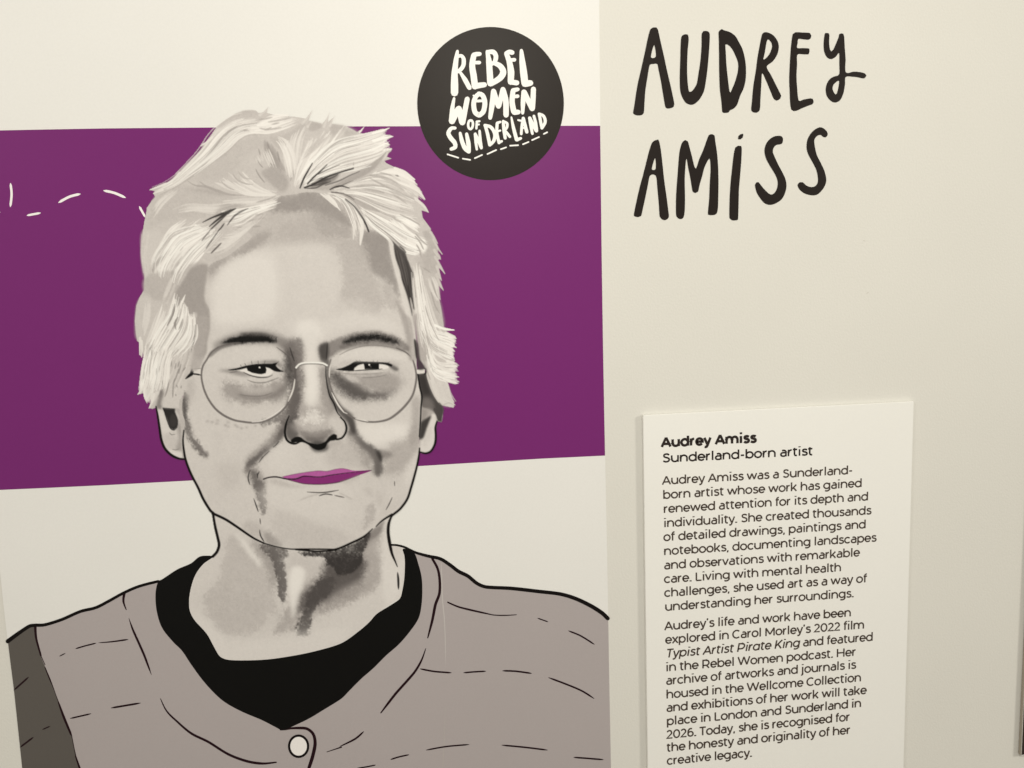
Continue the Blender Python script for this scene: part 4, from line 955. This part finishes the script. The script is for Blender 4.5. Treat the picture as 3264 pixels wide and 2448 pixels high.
for s, w, tp in [
    ('B6 228,738 235,820 265,930', [8, 6, 5], ''), ('B6 265,930 292,990', 2, ''), ('B6 292,1008 350,1150', [3, 4, 2], ''), ('B6 350,1150 375,1222', 1.6, ''),
    ('B6 375,1222 410,1320 466,1455', [4, 7, 6], 'bb'), ('B6 466,1455 490,1580', 2, ''), ('B6 490,1582 518,1665', [4, 6], ''),
    ('B6 805,528 800,580 818,633', [8, 6, 2.5], ''), ('B6 835,688 860,760 900,850 935,930 981,1054', [3, 6, 6.5, 6, 3], 'bb'),
    ('B6 385,935 424,915', 3, 'bb'), ('B6 490,886 550,868 622,850', 4, 'bb'), ('B6 636,848 730,840 830,826', [2, 4, 5], 'bb'),
    ('B6 720,1270 910,1238', 5.5, 'bb'), ('B6 455,1338 590,1307', 4.5, 'bb'),
    ('B6 1040,1210 1080,1290 1150,1360 1240,1435 1350,1490 1480,1570 1600,1615 1700,1630 1790,1622', [2, 5, 6, 7, 7, 7, 7.5, 7.5, 4], ''),
    ('B6 90,1155 185,1070', 5, 'bb'), ('B6 130,1525 216,1460', 5, 'bb'), ('B6 275,1410 325,1388', 3.5, 'bb'),
    ('B6 1818,1410 1850,1408 1885,1402 1940,1400 1990,1405 2030,1440 2042,1500 2027,1580 2000,1665', [5, 6, 8, 8, 9, 10, 10, 9], ''),
    ('B7 590,303 625,370 638,450 635,530 610,600 590,700 560,816', [7, 7, 7.5, 8, 8, 7, 3], ''), ('B7 547,885 520,960 480,1030 430,1090 350,1180 256,1302', [2, 6, 7, 7, 7, 3], ''),
    ('B7 145,1423 90,1470 -10,1520', [5, 5.5, 3], 'bb'), ('B6 2212,1524 2118,1555', [4, 2], ''),
    ('B7 690,585 760,615 860,640 950,660 990,668 1060,670 1135,666', [4, 5, 5.5, 5, 3, 3.5, 2], ''), ('B7 1272,688 1340,712', 3.6, 'bb'), ('B7 1472,770 1550,802 1640,858', 4.6, 'bb'),
    ('B7 510,1016 600,1033 713,1042', 5, 'bb'), ('B7 792,1042 860,1036 936,1032', 4.6, 'bb'), ('B7 1045,1029 1130,1032 1233,1046', 5, 'bb'), ('B7 1343,1073 1460,1117 1560,1160 1638,1209', 5, 'bb'),
    ('B7 550,1543 680,1520 828,1507', 4.4, 'bb'), ('B7 1040,1511 1190,1525 1336,1543', 4.8, 'bb'), ('B7 1506,1590 1600,1597 1698,1605', 4.8, 'bb'), ('B7 320,1604 370,1588 438,1573', 4.4, 'bb'), ('B7 100,1662 160,1652 222,1640', 4, 'bb')]:
    jl.add(s, w, tp, (34, 14, 18))
cr = Each('painted_crease_sheen', h+.00014, root)  # pale strokes paint the reflection along a crease in the vinyl
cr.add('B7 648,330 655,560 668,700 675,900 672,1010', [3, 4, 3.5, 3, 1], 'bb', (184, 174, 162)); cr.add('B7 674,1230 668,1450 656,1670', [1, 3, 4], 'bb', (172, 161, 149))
# button: the drawn disc and its ring
def ell(cx, cy, rx, ry, n=40): return [(cx+rx*math.cos(2*math.pi*i/n), cy+ry*math.sin(2*math.pi*i/n)) for i in range(n)]
bc = P('B6 1935,1518')[0]
btn = slab('button', ell(bc[0], bc[1], 29, 32), h, h+.00020, M_, root, ink=np.array(albedo((232, 222, 208))))
slab('button_ring', ell(bc[0], bc[1], 34, 37.5), h, h+.00024, M_, root, holes=[ell(bc[0], bc[1], 26.5, 30)], ink=np.array(albedo(ink)))

# ---------------------------------------------------------------- round badge printed on the panel
cx, cy = P('B2 967,671')[0]
badge = slab('round_badge', ell(cx, cy, 233.7, 244.2, 96), h, h+.00026, M_, root, ink=np.array(albedo((28, 20, 15))))
wl = (246, 238, 224)
def bl(lines):
    b = Lines(h+.00032)
    for s, w in lines: b.add(s, [x*1.1 for x in w], '', wl, step=3)
    return b
k = 1/5.821
def q(*a): return [x*k for x in a]
LET = [
 [('E 338,135 318,260 300,400 285,550 284,700 284,905', q(48, 80, 92, 110, 125, 125)), ('E 345,235 405,218 450,270 452,380 415,455 350,515', q(50, 62, 72, 72, 68, 60)), ('E 385,520 470,650 560,812', q(40, 80, 78))],
 [('E 640,215 612,400 640,600 662,785', q(90, 100, 108, 110)), ('E 640,205 690,190 750,186', q(80, 76, 70)), ('E 640,348 745,345', q(56, 62)), ('E 665,785 740,770 840,757', q(100, 95, 85))],
 [('E 890,140 920,300 935,500 950,730', q(55, 100, 105, 110)), ('E 895,150 1005,152 1052,230 1030,330 970,375', q(65, 82, 80, 75, 60)), ('E 1020,352 1130,410 1188,520 1130,630 960,742', q(70, 95, 108, 100, 85))],
 [('E 1245,178 1300,330 1332,520 1325,705', q(75, 95, 112, 100)), ('E 1245,172 1300,150 1352,160', q(70, 80, 82)), ('E 1300,300 1395,294', q(56, 64)), ('E 1320,705 1440,722', q(88, 86))],
 [('E 1525,122 1542,330 1568,550 1590,735', q(55, 100, 120, 118)), ('E 1600,738 1692,725', q(110, 98))],
 [('E 276,1008 246,1180 238,1430', q(42, 78, 112)), ('E 245,1425 300,1310 345,1205 365,1190', q(100, 100, 90, 80)), ('E 370,1195 400,1330 428,1455', q(84, 108, 104)), ('E 432,1450 485,1200 520,1022', q(100, 88, 84))],
 [('E 735,925 800,950 840,1040 845,1140 812,1265 740,1320', q(78, 82, 84, 84, 84, 84)), ('E 770,925 700,955 652,1040 640,1140 665,1265 735,1320 760,1316', q(70, 76, 80, 82, 84, 84, 84)), ('E 690,1060 800,1055', q(46, 46)), ('E 634,955 680,1000', q(26, 50))],
 [('E 1006,872 985,1100 945,1372', q(80, 92, 66)), ('E 1012,880 1060,1050 1100,1160', q(84, 90, 80)), ('E 1105,1150 1145,1000 1182,842', q(84, 84, 84)), ('E 1188,850 1235,1050 1240,1318', q(84, 96, 92))],
 [('E 1368,880 1352,1080 1385,1255', q(84, 90, 96)), ('E 1370,862 1456,842', q(76, 66)), ('E 1360,978 1456,970', q(54, 62)), ('E 1395,1268 1468,1264', q(92, 80))],
 [('E 1570,890 1555,1090 1548,1282', q(84, 80, 52)), ('E 1578,892 1650,1050 1722,1205', q(84, 90, 80)), ('E 1730,1200 1742,1000 1748,838', q(84, 88, 86))],
 [('E 572,1418 606,1424 624,1460 624,1510 606,1562 575,1582', q(42, 42, 42, 42, 42, 42)), ('E 590,1418 556,1430 538,1480 542,1540 560,1574 590,1578', q(42, 42, 42, 42, 42, 42))],
 [('E 698,1440 690,1568', q(38, 40)), ('E 695,1442 746,1434', q(38, 36)), ('E 700,1500 736,1494', q(34, 32))],
 [('B2 737,830 712,832 694,862 708,893 734,925 738,953 712,966', [9, 11, 12.5, 13, 13, 12, 10])],
 [('B2 770,862 782,915 802,962 826,982', [8, 12, 13, 12]), ('B2 826,982 824,935 812,868', [12, 13, 9])],
 [('B2 868,868 872,920 878,968', [9, 9, 7]), ('B2 868,870 890,915 907,958', [9, 10, 9]), ('B2 907,958 900,905 896,848', [9, 9, 7])],
 [('B2 932,812 948,870 962,938', [9, 10, 10]), ('B2 930,812 970,825 994,868 988,912 962,940', [9, 10, 10, 10, 9])],
 [('B2 1010,800 1008,860 1022,925', [9, 9, 9]), ('B2 1010,797 1030,790', [8, 7]), ('B2 1008,852 1030,846', [6, 6]), ('B2 1022,923 1040,915', [8, 7])],
 [('B2 1049,785 1054,840 1062,895', [8, 10, 9]), ('B2 1052,787 1074,800 1072,828 1058,846', [7, 8, 8, 6]), ('B2 1062,846 1078,868 1092,886', [6, 8, 8])],
 [('B2 1102,760 1116,830 1136,905', [5, 10, 11]), ('B2 1138,906 1163,896', [10, 8])],
 [('B2 1178,765 1170,815 1166,868', [8, 8, 8]), ('B2 1180,765 1190,810 1202,855', [8, 10, 10]), ('B2 1145,778 1168,782 1180,770', [5, 6, 6]), ('B2 1168,832 1196,826', [5, 5])],
 [('B2 1220,764 1228,815 1238,866', [9, 9, 8]), ('B2 1221,764 1242,808 1264,848', [9, 11, 10]), ('B2 1266,848 1260,800 1248,752', [9, 9, 8])],
 [('B2 1283,740 1291,785 1300,830', [9, 9, 9]), ('B2 1281,738 1310,752 1321,790 1300,830', [8, 9, 9, 9])],
]
for L_ in LET:
    o = bl(L_).build('letter', M_, badge)
    o.parent = badge; o.matrix_parent_inverse = Matrix.Identity(4)
for s in ['B2 688,1000 758,1022', 'B2 787,1028 835,1036', 'B2 865,1025 912,1004', 'B2 947,998 1004,972', 'B2 1033,967 1068,955', 'B2 1094,944 1146,941', 'B2 1177,935 1213,920', 'B2 1236,908 1281,888', 'B2 1312,868 1334,857']:
    dd = Lines(h+.00032); dd.add(s, 4.8, '', wl)
    o = dd.build('dash', M_, badge); o.parent = badge; o.matrix_parent_inverse = Matrix.Identity(4)


# ---------------------------------------------------------------- name lettering on the wall
nm = thing('name_lettering', 'big black hand-drawn capital lettering in two words on the bare wall above the text card', 'lettering', W(2400, 700, 0))
LT = [
 ('F1 405,185 460,150 510,150 540,200 580,380 640,640 700,920 770,1220 827,1500 815,1550 740,1580 675,1565 640,1400 590,1100 545,880 525,795 460,795 395,810 350,1050 315,1280 300,1500 282,1670 200,1703 105,1670 120,1540 175,1180 250,850 310,580 360,340', 'F1 470,465 500,665 415,678'),
 ('F1 955,310 1000,275 1065,280 1080,370 1062,560 1052,900 1065,1150 1090,1285 1150,1260 1220,1150 1250,980 1285,750 1305,500 1310,260 1340,215 1420,220 1452,270 1440,550 1415,850 1390,1050 1350,1270 1270,1420 1180,1500 1110,1515 1020,1470 940,1310 922,1100 930,750 940,420', None),
 ('F1 1610,225 1665,180 1700,200 1800,230 1900,300 1960,400 2030,540 2075,720 2090,880 2085,1060 2050,1220 1990,1350 1930,1520 1860,1590 1810,1610 1780,1652 1690,1655 1672,1640 1655,1450 1630,1250 1618,950 1615,650 1612,400', 'F1 1730,450 1790,470 1850,540 1910,660 1950,780 1950,900 1930,1000 1890,1130 1815,1300 1800,1280 1770,1050 1745,800 1735,600'),
 ('F2 385,270 430,235 500,245 580,290 650,380 678,480 660,600 610,700 560,760 465,845 540,990 600,1110 670,1250 720,1360 700,1410 640,1440 590,1410 530,1270 450,1080 385,960 370,1150 355,1400 340,1610 270,1655 195,1620 205,1450 230,1180 275,900 300,700 345,450', 'F2 490,360 540,410 560,480 540,560 500,640 430,712 405,715 430,600 465,400'),
 ('F2 925,270 965,238 1090,240 1225,250 1250,290 1235,350 1200,368 1110,360 1020,355 1010,430 1000,512 1110,515 1215,525 1220,570 1205,622 1110,625 1005,632 1000,800 990,1000 1000,1200 1030,1440 1120,1420 1240,1400 1275,1410 1292,1470 1270,1505 1200,1530 1100,1570 990,1620 940,1625 900,1600 880,1500 870,1300 862,1050 875,750 890,520 905,380', None),
 ('F2 1487,270 1500,250 1560,255 1570,290 1565,420 1580,540 1603,575 1640,540 1690,430 1730,330 1745,270 1775,255 1815,262 1830,310 1840,500 1855,700 1860,940 2000,930 2120,940 2200,965 2222,1000 2180,1050 2100,1035 1980,1020 1858,1025 1845,1150 1820,1300 1780,1400 1740,1450 1670,1475 1600,1450 1530,1370 1505,1260 1520,1160 1570,1070 1640,1020 1740,980 1745,800 1740,605 1680,670 1600,710 1530,680 1480,580 1468,440', 'F2 1735,1090 1735,1180 1700,1320 1675,1330 1640,1280 1625,1220 1650,1150'),
 ('F3 440,240 490,205 540,190 560,225 590,380 620,640 650,920 690,1200 725,1480 730,1560 680,1610 620,1605 570,1550 555,1350 530,1080 500,830 400,825 360,1000 310,1240 270,1420 240,1540 190,1560 115,1540 115,1500 150,1330 210,1060 280,800 340,560 390,370', 'F3 488,520 497,712 430,715'),
 ('F3 950,280 980,225 1020,200 1065,225 1090,310 1130,460 1200,700 1270,530 1340,370 1400,200 1440,110 1500,98 1535,120 1550,230 1580,430 1600,700 1605,1000 1595,1400 1570,1500 1500,1525 1420,1515 1420,1470 1440,1250 1450,1000 1465,700 1445,530 1360,680 1320,830 1270,1000 1245,1110 1200,1135 1150,1105 1110,880 1070,680 1040,530 1020,700 1010,900 1015,1200 1010,1450 985,1570 930,1595 865,1550 855,1400 860,1150 885,800 915,430', None),
 ('F3 1905,330 1950,300 2005,305 2015,380 2005,600 1985,850 1965,1080 1960,1300 1950,1600 1930,1615 1840,1615 1800,1580 1800,1300 1815,1000 1845,700 1875,450', None),
 ('F3 1960,125 2000,95 2042,90 2030,160 1990,190 1952,185', None),
 ('F4 590,1050 620,1000 655,1000 700,1060 780,1150 860,1215 920,1200 970,1130 990,1030 975,930 920,820 840,690 780,570 757,450 775,350 830,260 920,195 1010,180 1065,195 1085,250 1065,320 1020,335 960,345 915,400 905,470 940,560 1000,690 1070,820 1125,940 1145,1060 1120,1190 1060,1300 960,1370 860,1400 760,1370 680,1280 620,1180', None),
 ('F4 1340,1050 1380,1000 1430,1000 1500,1060 1580,1085 1650,1070 1695,1010 1700,930 1670,780 1600,640 1530,510 1500,400 1510,270 1560,160 1640,75 1730,30 1800,50 1860,110 1870,170 1830,210 1790,200 1750,165 1690,180 1640,240 1640,340 1680,520 1740,640 1810,790 1845,930 1835,1030 1780,1130 1700,1210 1640,1230 1550,1225 1450,1190 1370,1120', None)]
for i, (s, hole) in enumerate(LT):
    hl = [smooth(P(hole), True, 4)] if hole else []
    slab('dot' if i == 9 else 'letter', smooth(P(s), True, 5), 0.0, 0.0003, M_INK, nm, holes=hl)

# ---------------------------------------------------------------- raised text card
TH = 0.0055
card = thing('text_card', 'cream text card with printed biography standing slightly proud of the wall right of the panel', 'sign', W(2460, 2448, 0))
a, b_c = W(2048.5, 1331, TH), W(2066, 2448, TH)
c2, d2 = W(2909.5, 1274, TH), W(2884, 2448, TH)
zt = (W(2047.5, 1330, TH)[2]+W(2909.5, 1274, TH)[2])/2
xl = (a[0]+b_c[0])/2; xr = (c2[0]+d2[0])/2
def box(name, x0, x1, z0, z1, y0, y1, m, root_, bev=0.0, mside=None):
    bm = bmesh.new()
    v = [bm.verts.new(p) for p in ((x0, y0, z0), (x1, y0, z0), (x1, y1, z0), (x0, y1, z0), (x0, y0, z1), (x1, y0, z1), (x1, y1, z1), (x0, y1, z1))]
    for f in ((3, 2, 1, 0), (4, 5, 6, 7), (0, 1, 5, 4), (1, 2, 6, 5), (2, 3, 7, 6), (3, 0, 4, 7)): bm.faces.new([v[i] for i in f])
    bmesh.ops.recalc_face_normals(bm, faces=bm.faces)
    if bev: bmesh.ops.bevel(bm, geom=[e for e in bm.edges], offset=bev, segments=2, affect='EDGES')
    me = bpy.data.meshes.new(name); bm.to_mesh(me); bm.free(); me.update()
    ob = link(name, me, m)
    if mside:
        me.materials.append(mside)
        for p in me.polygons: p.material_index = 0 if p.normal.y < -.7 else 1
    return adopt(ob, root_)
ZB = W(2460, 2640, TH)[2]
print('card', xl, xr, zt, ZB, 'a', a, 'b', b_c, 'c', c2, 'd', d2)
box('board', xl, xr, ZB, zt, -TH, -0.0003, M_CARD, card, 0.0005, M_CORE)

# printed text: monoline letterforms, drawn as strokes in units of the em
def arc(cx, cy, rx, ry, a0, a1, n=None):
    n = n or max(4, int(abs(a1-a0)/18))
    return [(cx+rx*math.cos(math.radians(a0+(a1-a0)*i/n)), cy+ry*math.sin(math.radians(a0+(a1-a0)*i/n))) for i in range(n+1)]
def Sg(sx, sy, ox): 
    b = [(435,432),(375,475),(300,494),(235,496),(160,478),(120,440),(112,390),(140,335),(220,298),(320,272),(405,232),(438,170),(425,105),(375,58),(300,36),(225,34),(140,56),(75,100)]
    return [(ox+x*sx, y*sy) for x, y in b]
TAU = 360
GL = {
 ' ': (262, []),
 'a': (574, [[(478, 0), (478, 330)]+arc(300, 330, 178, 166, 0, 130), [(478, 305), (270, 305)]+arc(252, 168, 160, 137, 90, 270)+[(300, 31)]+arc(330, 150, 148, 120, -100, -5)]),
 'b': (659, [[(97, 742), (97, 0)], arc(343, 265, 246, 232, 0, TAU, 26)]),
 'c': (565, [arc(315, 265, 243, 232, 42, 318)]),
 'd': (659, [[(562, 742), (562, 0)], arc(316, 265, 246, 232, 0, TAU, 26)]),
 'e': (601, [[(70, 262), (540, 262)]+arc(305, 265, 235, 232, 0, 322)]),
 'f': (344, [[(150, 0), (150, 570)]+arc(285, 590, 135, 118, 180, 75), [(40, 520), (330, 520)]]),
 'g': (666, [arc(318, 275, 246, 222, 0, TAU, 26), [(569, 527), (569, 10)]+arc(330, 10, 239, 168, 0, -130)]),
 'h': (656, [[(97, 742), (97, 0)], [(97, 280)]+arc(328, 280, 231, 217, 180, 0)+[(559, 0)]]),
 'i': (269, [[(134, 530), (134, 0)], [(134, 690), (134, 735)]]),
 'j': (274, [[(138, 530), (138, -60)]+arc(30, -60, 108, 100, 0, -105), [(138, 690), (138, 735)]]),
 'k': (589, [[(97, 742), (97, 0)], [(505, 530), (105, 150)], [(250, 290), (525, 0)]]),
 'l': (269, [[(134, 742), (134, 0)]]),
 'm': (1031, [[(97, 530), (97, 0)], [(97, 285)]+arc(306, 285, 209, 212, 180, 0)+[(515, 0)], [(515, 285)]+arc(724, 285, 209, 212, 180, 0)+[(933, 0)]]),
 'n': (656, [[(97, 530), (97, 0)], [(97, 280)]+arc(328, 280, 231, 217, 180, 0)+[(559, 0)]]),
 'o': (630, [arc(315, 265, 246, 232, 0, TAU, 26)]),
 'p': (659, [[(97, 530), (97, -194)], arc(343, 265, 246, 232, 0, TAU, 26)]),
 'r': (398, [[(97, 530), (97, 0)], [(97, 270)]+arc(330, 270, 233, 225, 180, 88)]),
 's': (493, [Sg(1, 1, 0)]),
 't': (400, [[(150, 650), (150, 150)]+arc(275, 155, 125, 122, 180, 300), [(30, 520), (350, 520)]]),
 'u': (651, [[(92, 530), (92, 250)]+arc(322, 250, 230, 217, 180, 360)+[(552, 530)], [(552, 300), (552, 0)]]),
 'v': (540, [[(38, 530), (270, 30), (502, 530)]]),
 'w': (869, [[(40, 530), (240, 30), (434, 510), (630, 30), (829, 530)]]),
 'x': (530, [[(40, 530), (490, 0)], [(490, 530), (40, 0)]]),
 'y': (540, [[(38, 530), (275, 20)], [(502, 530), (265, -60), (215, -130), (150, -160), (60, -140)]]),
 'A': (726, [[(35, 0), (363, 680), (690, 0)], [(150, 215), (575, 215)]]),
 'C': (716, [arc(392, 350, 330, 314, 48, 312)]),
 'H': (806, [[(115, 700), (115, 0)], [(690, 700), (690, 0)], [(115, 350), (690, 350)]]),
 'K': (704, [[(115, 700), (115, 0)], [(610, 700), (125, 205)], [(290, 370), (640, 0)]]),
 'L': (585, [[(115, 700), (115, 38), (550, 38)]]),
 'M': (941, [[(115, 0), (115, 660), (470, 130), (825, 660), (825, 0)]]),
 'P': (726, [[(115, 0), (115, 662), (390, 662)]+arc(390, 450, 235, 212, 90, -90)+[(115, 238)]]),
 'R': (730, [[(115, 0), (115, 662), (390, 662)]+arc(390, 450, 235, 212, 90, -90)+[(115, 238)], [(420, 238), (625, 0)]]),
 'S': (619, [Sg(1.18, 1.32, 10)]),
 'T': (583, [[(15, 665), (568, 665)], [(291, 665), (291, 0)]]),
 'W': (1109, [[(50, 700), (300, 30), (555, 680), (808, 30), (1060, 700)]]),
 '0': (665, [arc(332, 350, 250, 314, 0, TAU, 28)]),
 '2': (575, [[(55, 590)]+arc(275, 470, 190, 192, 140, -20)+[(60, 38), (535, 38)]]),
 '6': (618, [arc(320, 222, 220, 186, 0, TAU, 24), [(100, 240), (105, 400)]+arc(360, 390, 255, 272, 175, 68)]),
 '.': (226, [[(112, 0), (112, 70)]]),
 ',': (226, [[(118, 70), (118, 0), (80, -110)]]),
 '-': (391, [[(70, 262), (320, 262)]]),
 "'": (226, [[(125, 735), (115, 640), (85, 560)]]),
}
GL_a_it = (659, [[(562, 530), (562, 0)], arc(316, 265, 246, 232, 0, TAU, 26)])
def text_line(txt, p0, p1, cap, wt=82, italic=0, col=M_TEXT, root_=None):
    """txt set between two baseline points given in photo px; cap = cap height in px"""
    A = np.array(W(*p0, TH)); B = np.array(W(*p1, TH))
    ad = [(GL_a_it if (i < italic and ch == 'a') else GL[ch]) for i, ch in enumerate(txt)]
    if wt > 140: ad = [(x[0]+34, x[1]) for x in ad]
    tot = sum(x[0] for x in ad)-80
    e = (B-A); L = np.linalg.norm(e); e /= L
    up = np.array([0, 0, 1.0])
    mid = ((p0[0]+p1[0])/2, (p0[1]+p1[1])/2)
    ch_m = abs(W(mid[0], mid[1]-cap, TH)[2]-W(mid[0], mid[1], TH)[2])
    sy = ch_m/700.0; sx = L/tot
    x = -45.0; V = []; Fc = []; kk = 0
    for i, (ch, (adv, strokes)) in enumerate(zip(txt, ad)):
        parts_ = []
        for st in strokes:
            cut = [0]
            for j in range(1, len(st)-1):
                u0 = np.subtract(st[j], st[j-1]); u1 = np.subtract(st[j+1], st[j])
                if len(st) < 7 and u0.dot(u1) < .35*np.hypot(*u0)*np.hypot(*u1): cut.append(j)
            cut.append(len(st)-1)
            parts_ += [st[a_:b_+1] for a_, b_ in zip(cut, cut[1:])]
        for st in parts_:
            if ch in 'ij.' and abs(st[0][1]-st[-1][1]) < 75: st = [(st[0][0], st[0][1]-(12 if wt < 140 else 30)), (st[1][0], st[1][1]+(22 if wt < 140 else 70))]
            pts = [((px+x+(py*.2-20 if i < italic else 0))*sx, py*sy) for px, py in st]
            p = np.array(pts); n = len(p)
            closed = np.hypot(*(p[0]-p[-1])) < 1e-6
            hw = wt*.5*(sx+sy)/2
            if ch in 'ij.' and n == 2 and abs(st[0][1]-st[-1][1]) < 130: hw *= (1.4 if wt < 140 else 1.0)
            if not closed:
                for a_, b_ in ((0, 1), (-1, -2)):
                    pass
            Lf = []; Rt = []
            for j in range(n):
                if closed: d0 = p[j]-p[(j-1) % (n-1)] if j else p[0]-p[n-2]; d1 = p[(j+1) % (n-1) if j < n-1 else 1]-p[j]
                else: d0 = p[j]-p[j-1] if j else p[1]-p[0]; d1 = p[j+1]-p[j] if j < n-1 else p[j]-p[j-1]
                d0 = d0/(np.hypot(*d0)+1e-12); d1 = d1/(np.hypot(*d1)+1e-12)
                n0 = np.array([-d0[1], d0[0]]); n1 = np.array([-d1[1], d1[0]])
                m_ = n0+n1; ml = np.hypot(*m_)
                if ml < 1e-3: m_ = n0; s_ = 1
                else: m_ /= ml; s_ = min(1.7, 1/max(.2, m_.dot(n0)))
                Lf.append(p[j]+m_*hw*s_); Rt.append(p[j]-m_*hw*s_)
            o = len(V); yy = -(TH+.00012+6e-6*(kk % 12)); kk += 1
            for a_, b_ in zip(Lf, Rt):
                for z_ in (a_, b_):
                    w3 = A+e*z_[0]+up*z_[1]
                    V.append((w3[0], yy, w3[2]))
            for j in range(n-1): Fc.append((o+2*j, o+2*j+1, o+2*j+3, o+2*j+2))
        x += adv
    me = bpy.data.meshes.new('text_line'); me.from_pydata(V, [], Fc); me.update()
    return adopt(link('text_line', me, col), root_)
def pt(s): return P(s)[0]
TX = [
 ('Audrey Amiss', 'C1 165,358', 'C1 1830,275', 30, 192, 0, M_TEXTB), ('Sunderland-born artist', 'C1 178,632', 'C2 828,500', 28, 130, 0, M_TEXTB),
 ('Audrey Amiss was a Sunderland-', 'C1 178,1022', 'C2 1532,832', 26.5, 124, 0, M_TEXT), ('born artist whose work has gained', 'C1 190,1273', 'C2 1694,1062', 26.5, 124, 0, M_TEXT),
 ('renewed attention for its depth and', 'C1 200,1521', 'C2 1806,1298', 26.5, 124, 0, M_TEXT), ('individuality. She created thousands', 'C3 202,113', 'C2 1860,1543', 26.5, 124, 0, M_TEXT),
 ('of detailed drawings, paintings and', 'C3 198,358', 'C4 1764,130', 26.5, 124, 0, M_TEXT), ('notebooks, documenting landscapes', 'C3 206,606', 'C4 1950,363', 26.5, 124, 0, M_TEXT),
 ('and observations with remarkable', 'C3 208,856', 'C4 1658,624', 26.5, 124, 0, M_TEXT), ('care. Living with mental health', 'C3 208,1098', 'C4 1330,888', 26.5, 124, 0, M_TEXT),
 ('challenges, she used art as a way of', 'C3 212,1342', 'C4 1780,1083', 26.5, 124, 0, M_TEXT), ('understanding her surroundings.', 'C3 226,1588', 'C4 1552,1345', 26.5, 124, 0, M_TEXT),
 ("Audrey's life and work have been", 'C5 218,380', 'C6 1504,135', 26.5, 126, 0, M_TEXT), ("explored in Carol Morley's 2022 film", 'C5 230,620', 'C6 1736,350', 26.5, 126, 0, M_TEXT),
 ('Typist Artist Pirate King and featured', 'C5 243,864', 'C6 1888,565', 26.5, 126, 25, M_TEXT), ('in the Rebel Women podcast. Her', 'C5 240,1106', 'C6 1590,828', 26.5, 126, 0, M_TEXT),
 ('archive of artworks and journals is', 'C5 243,1342', 'C6 1590,1055', 26.5, 126, 0, M_TEXT), ('housed in the Wellcome Collection', 'C5 248,1585', 'C6 1682,1280', 26.5, 126, 0, M_TEXT),
 ('and exhibitions of her work will take', 'D1 303,462', 'D2 2150,76', 26.5, 128, 0, M_TEXT), ('place in London and Sunderland in', 'D1 308,748', 'D2 2036,356', 26.5, 128, 0, M_TEXT),
 ('2026. Today, she is recognised for', 'D1 305,1036', 'D2 1795,650', 26.5, 128, 0, M_TEXT), ('the honesty and originality of her', 'D1 308,1312', 'D2 1806,928', 26.5, 128, 0, M_TEXT),
 ('creative legacy.', 'D1 312,1592', 'D1 2118,1415', 26.5, 128, 0, M_TEXT)]
for t_, s0, s1, cap, wt, it, col in TX:
    text_line(t_, pt(s0), pt(s1), cap, wt, it, col, card)

# ---------------------------------------------------------------- the edge of the next board, far right
nb = thing('dark_display_board', 'pale-edged board with a dark print cut off by the right edge of the photo', 'sign', W(3300, 2410, 0))
e0 = W(3255, 2409, TH)
bx = box('board', e0[0], e0[0]+.34, e0[2], e0[2]+.46, -TH, -0.0003, M_CARD, nb, 0.0004, M_SIDE)
e1 = W(3256.5, 2406, TH)
box('dark_print', e1[0], e0[0]+.33, e1[2], e0[2]+.45, -TH-.0002, -TH-.00002, M_DARK, nb)
bpy.context.view_layer.update()
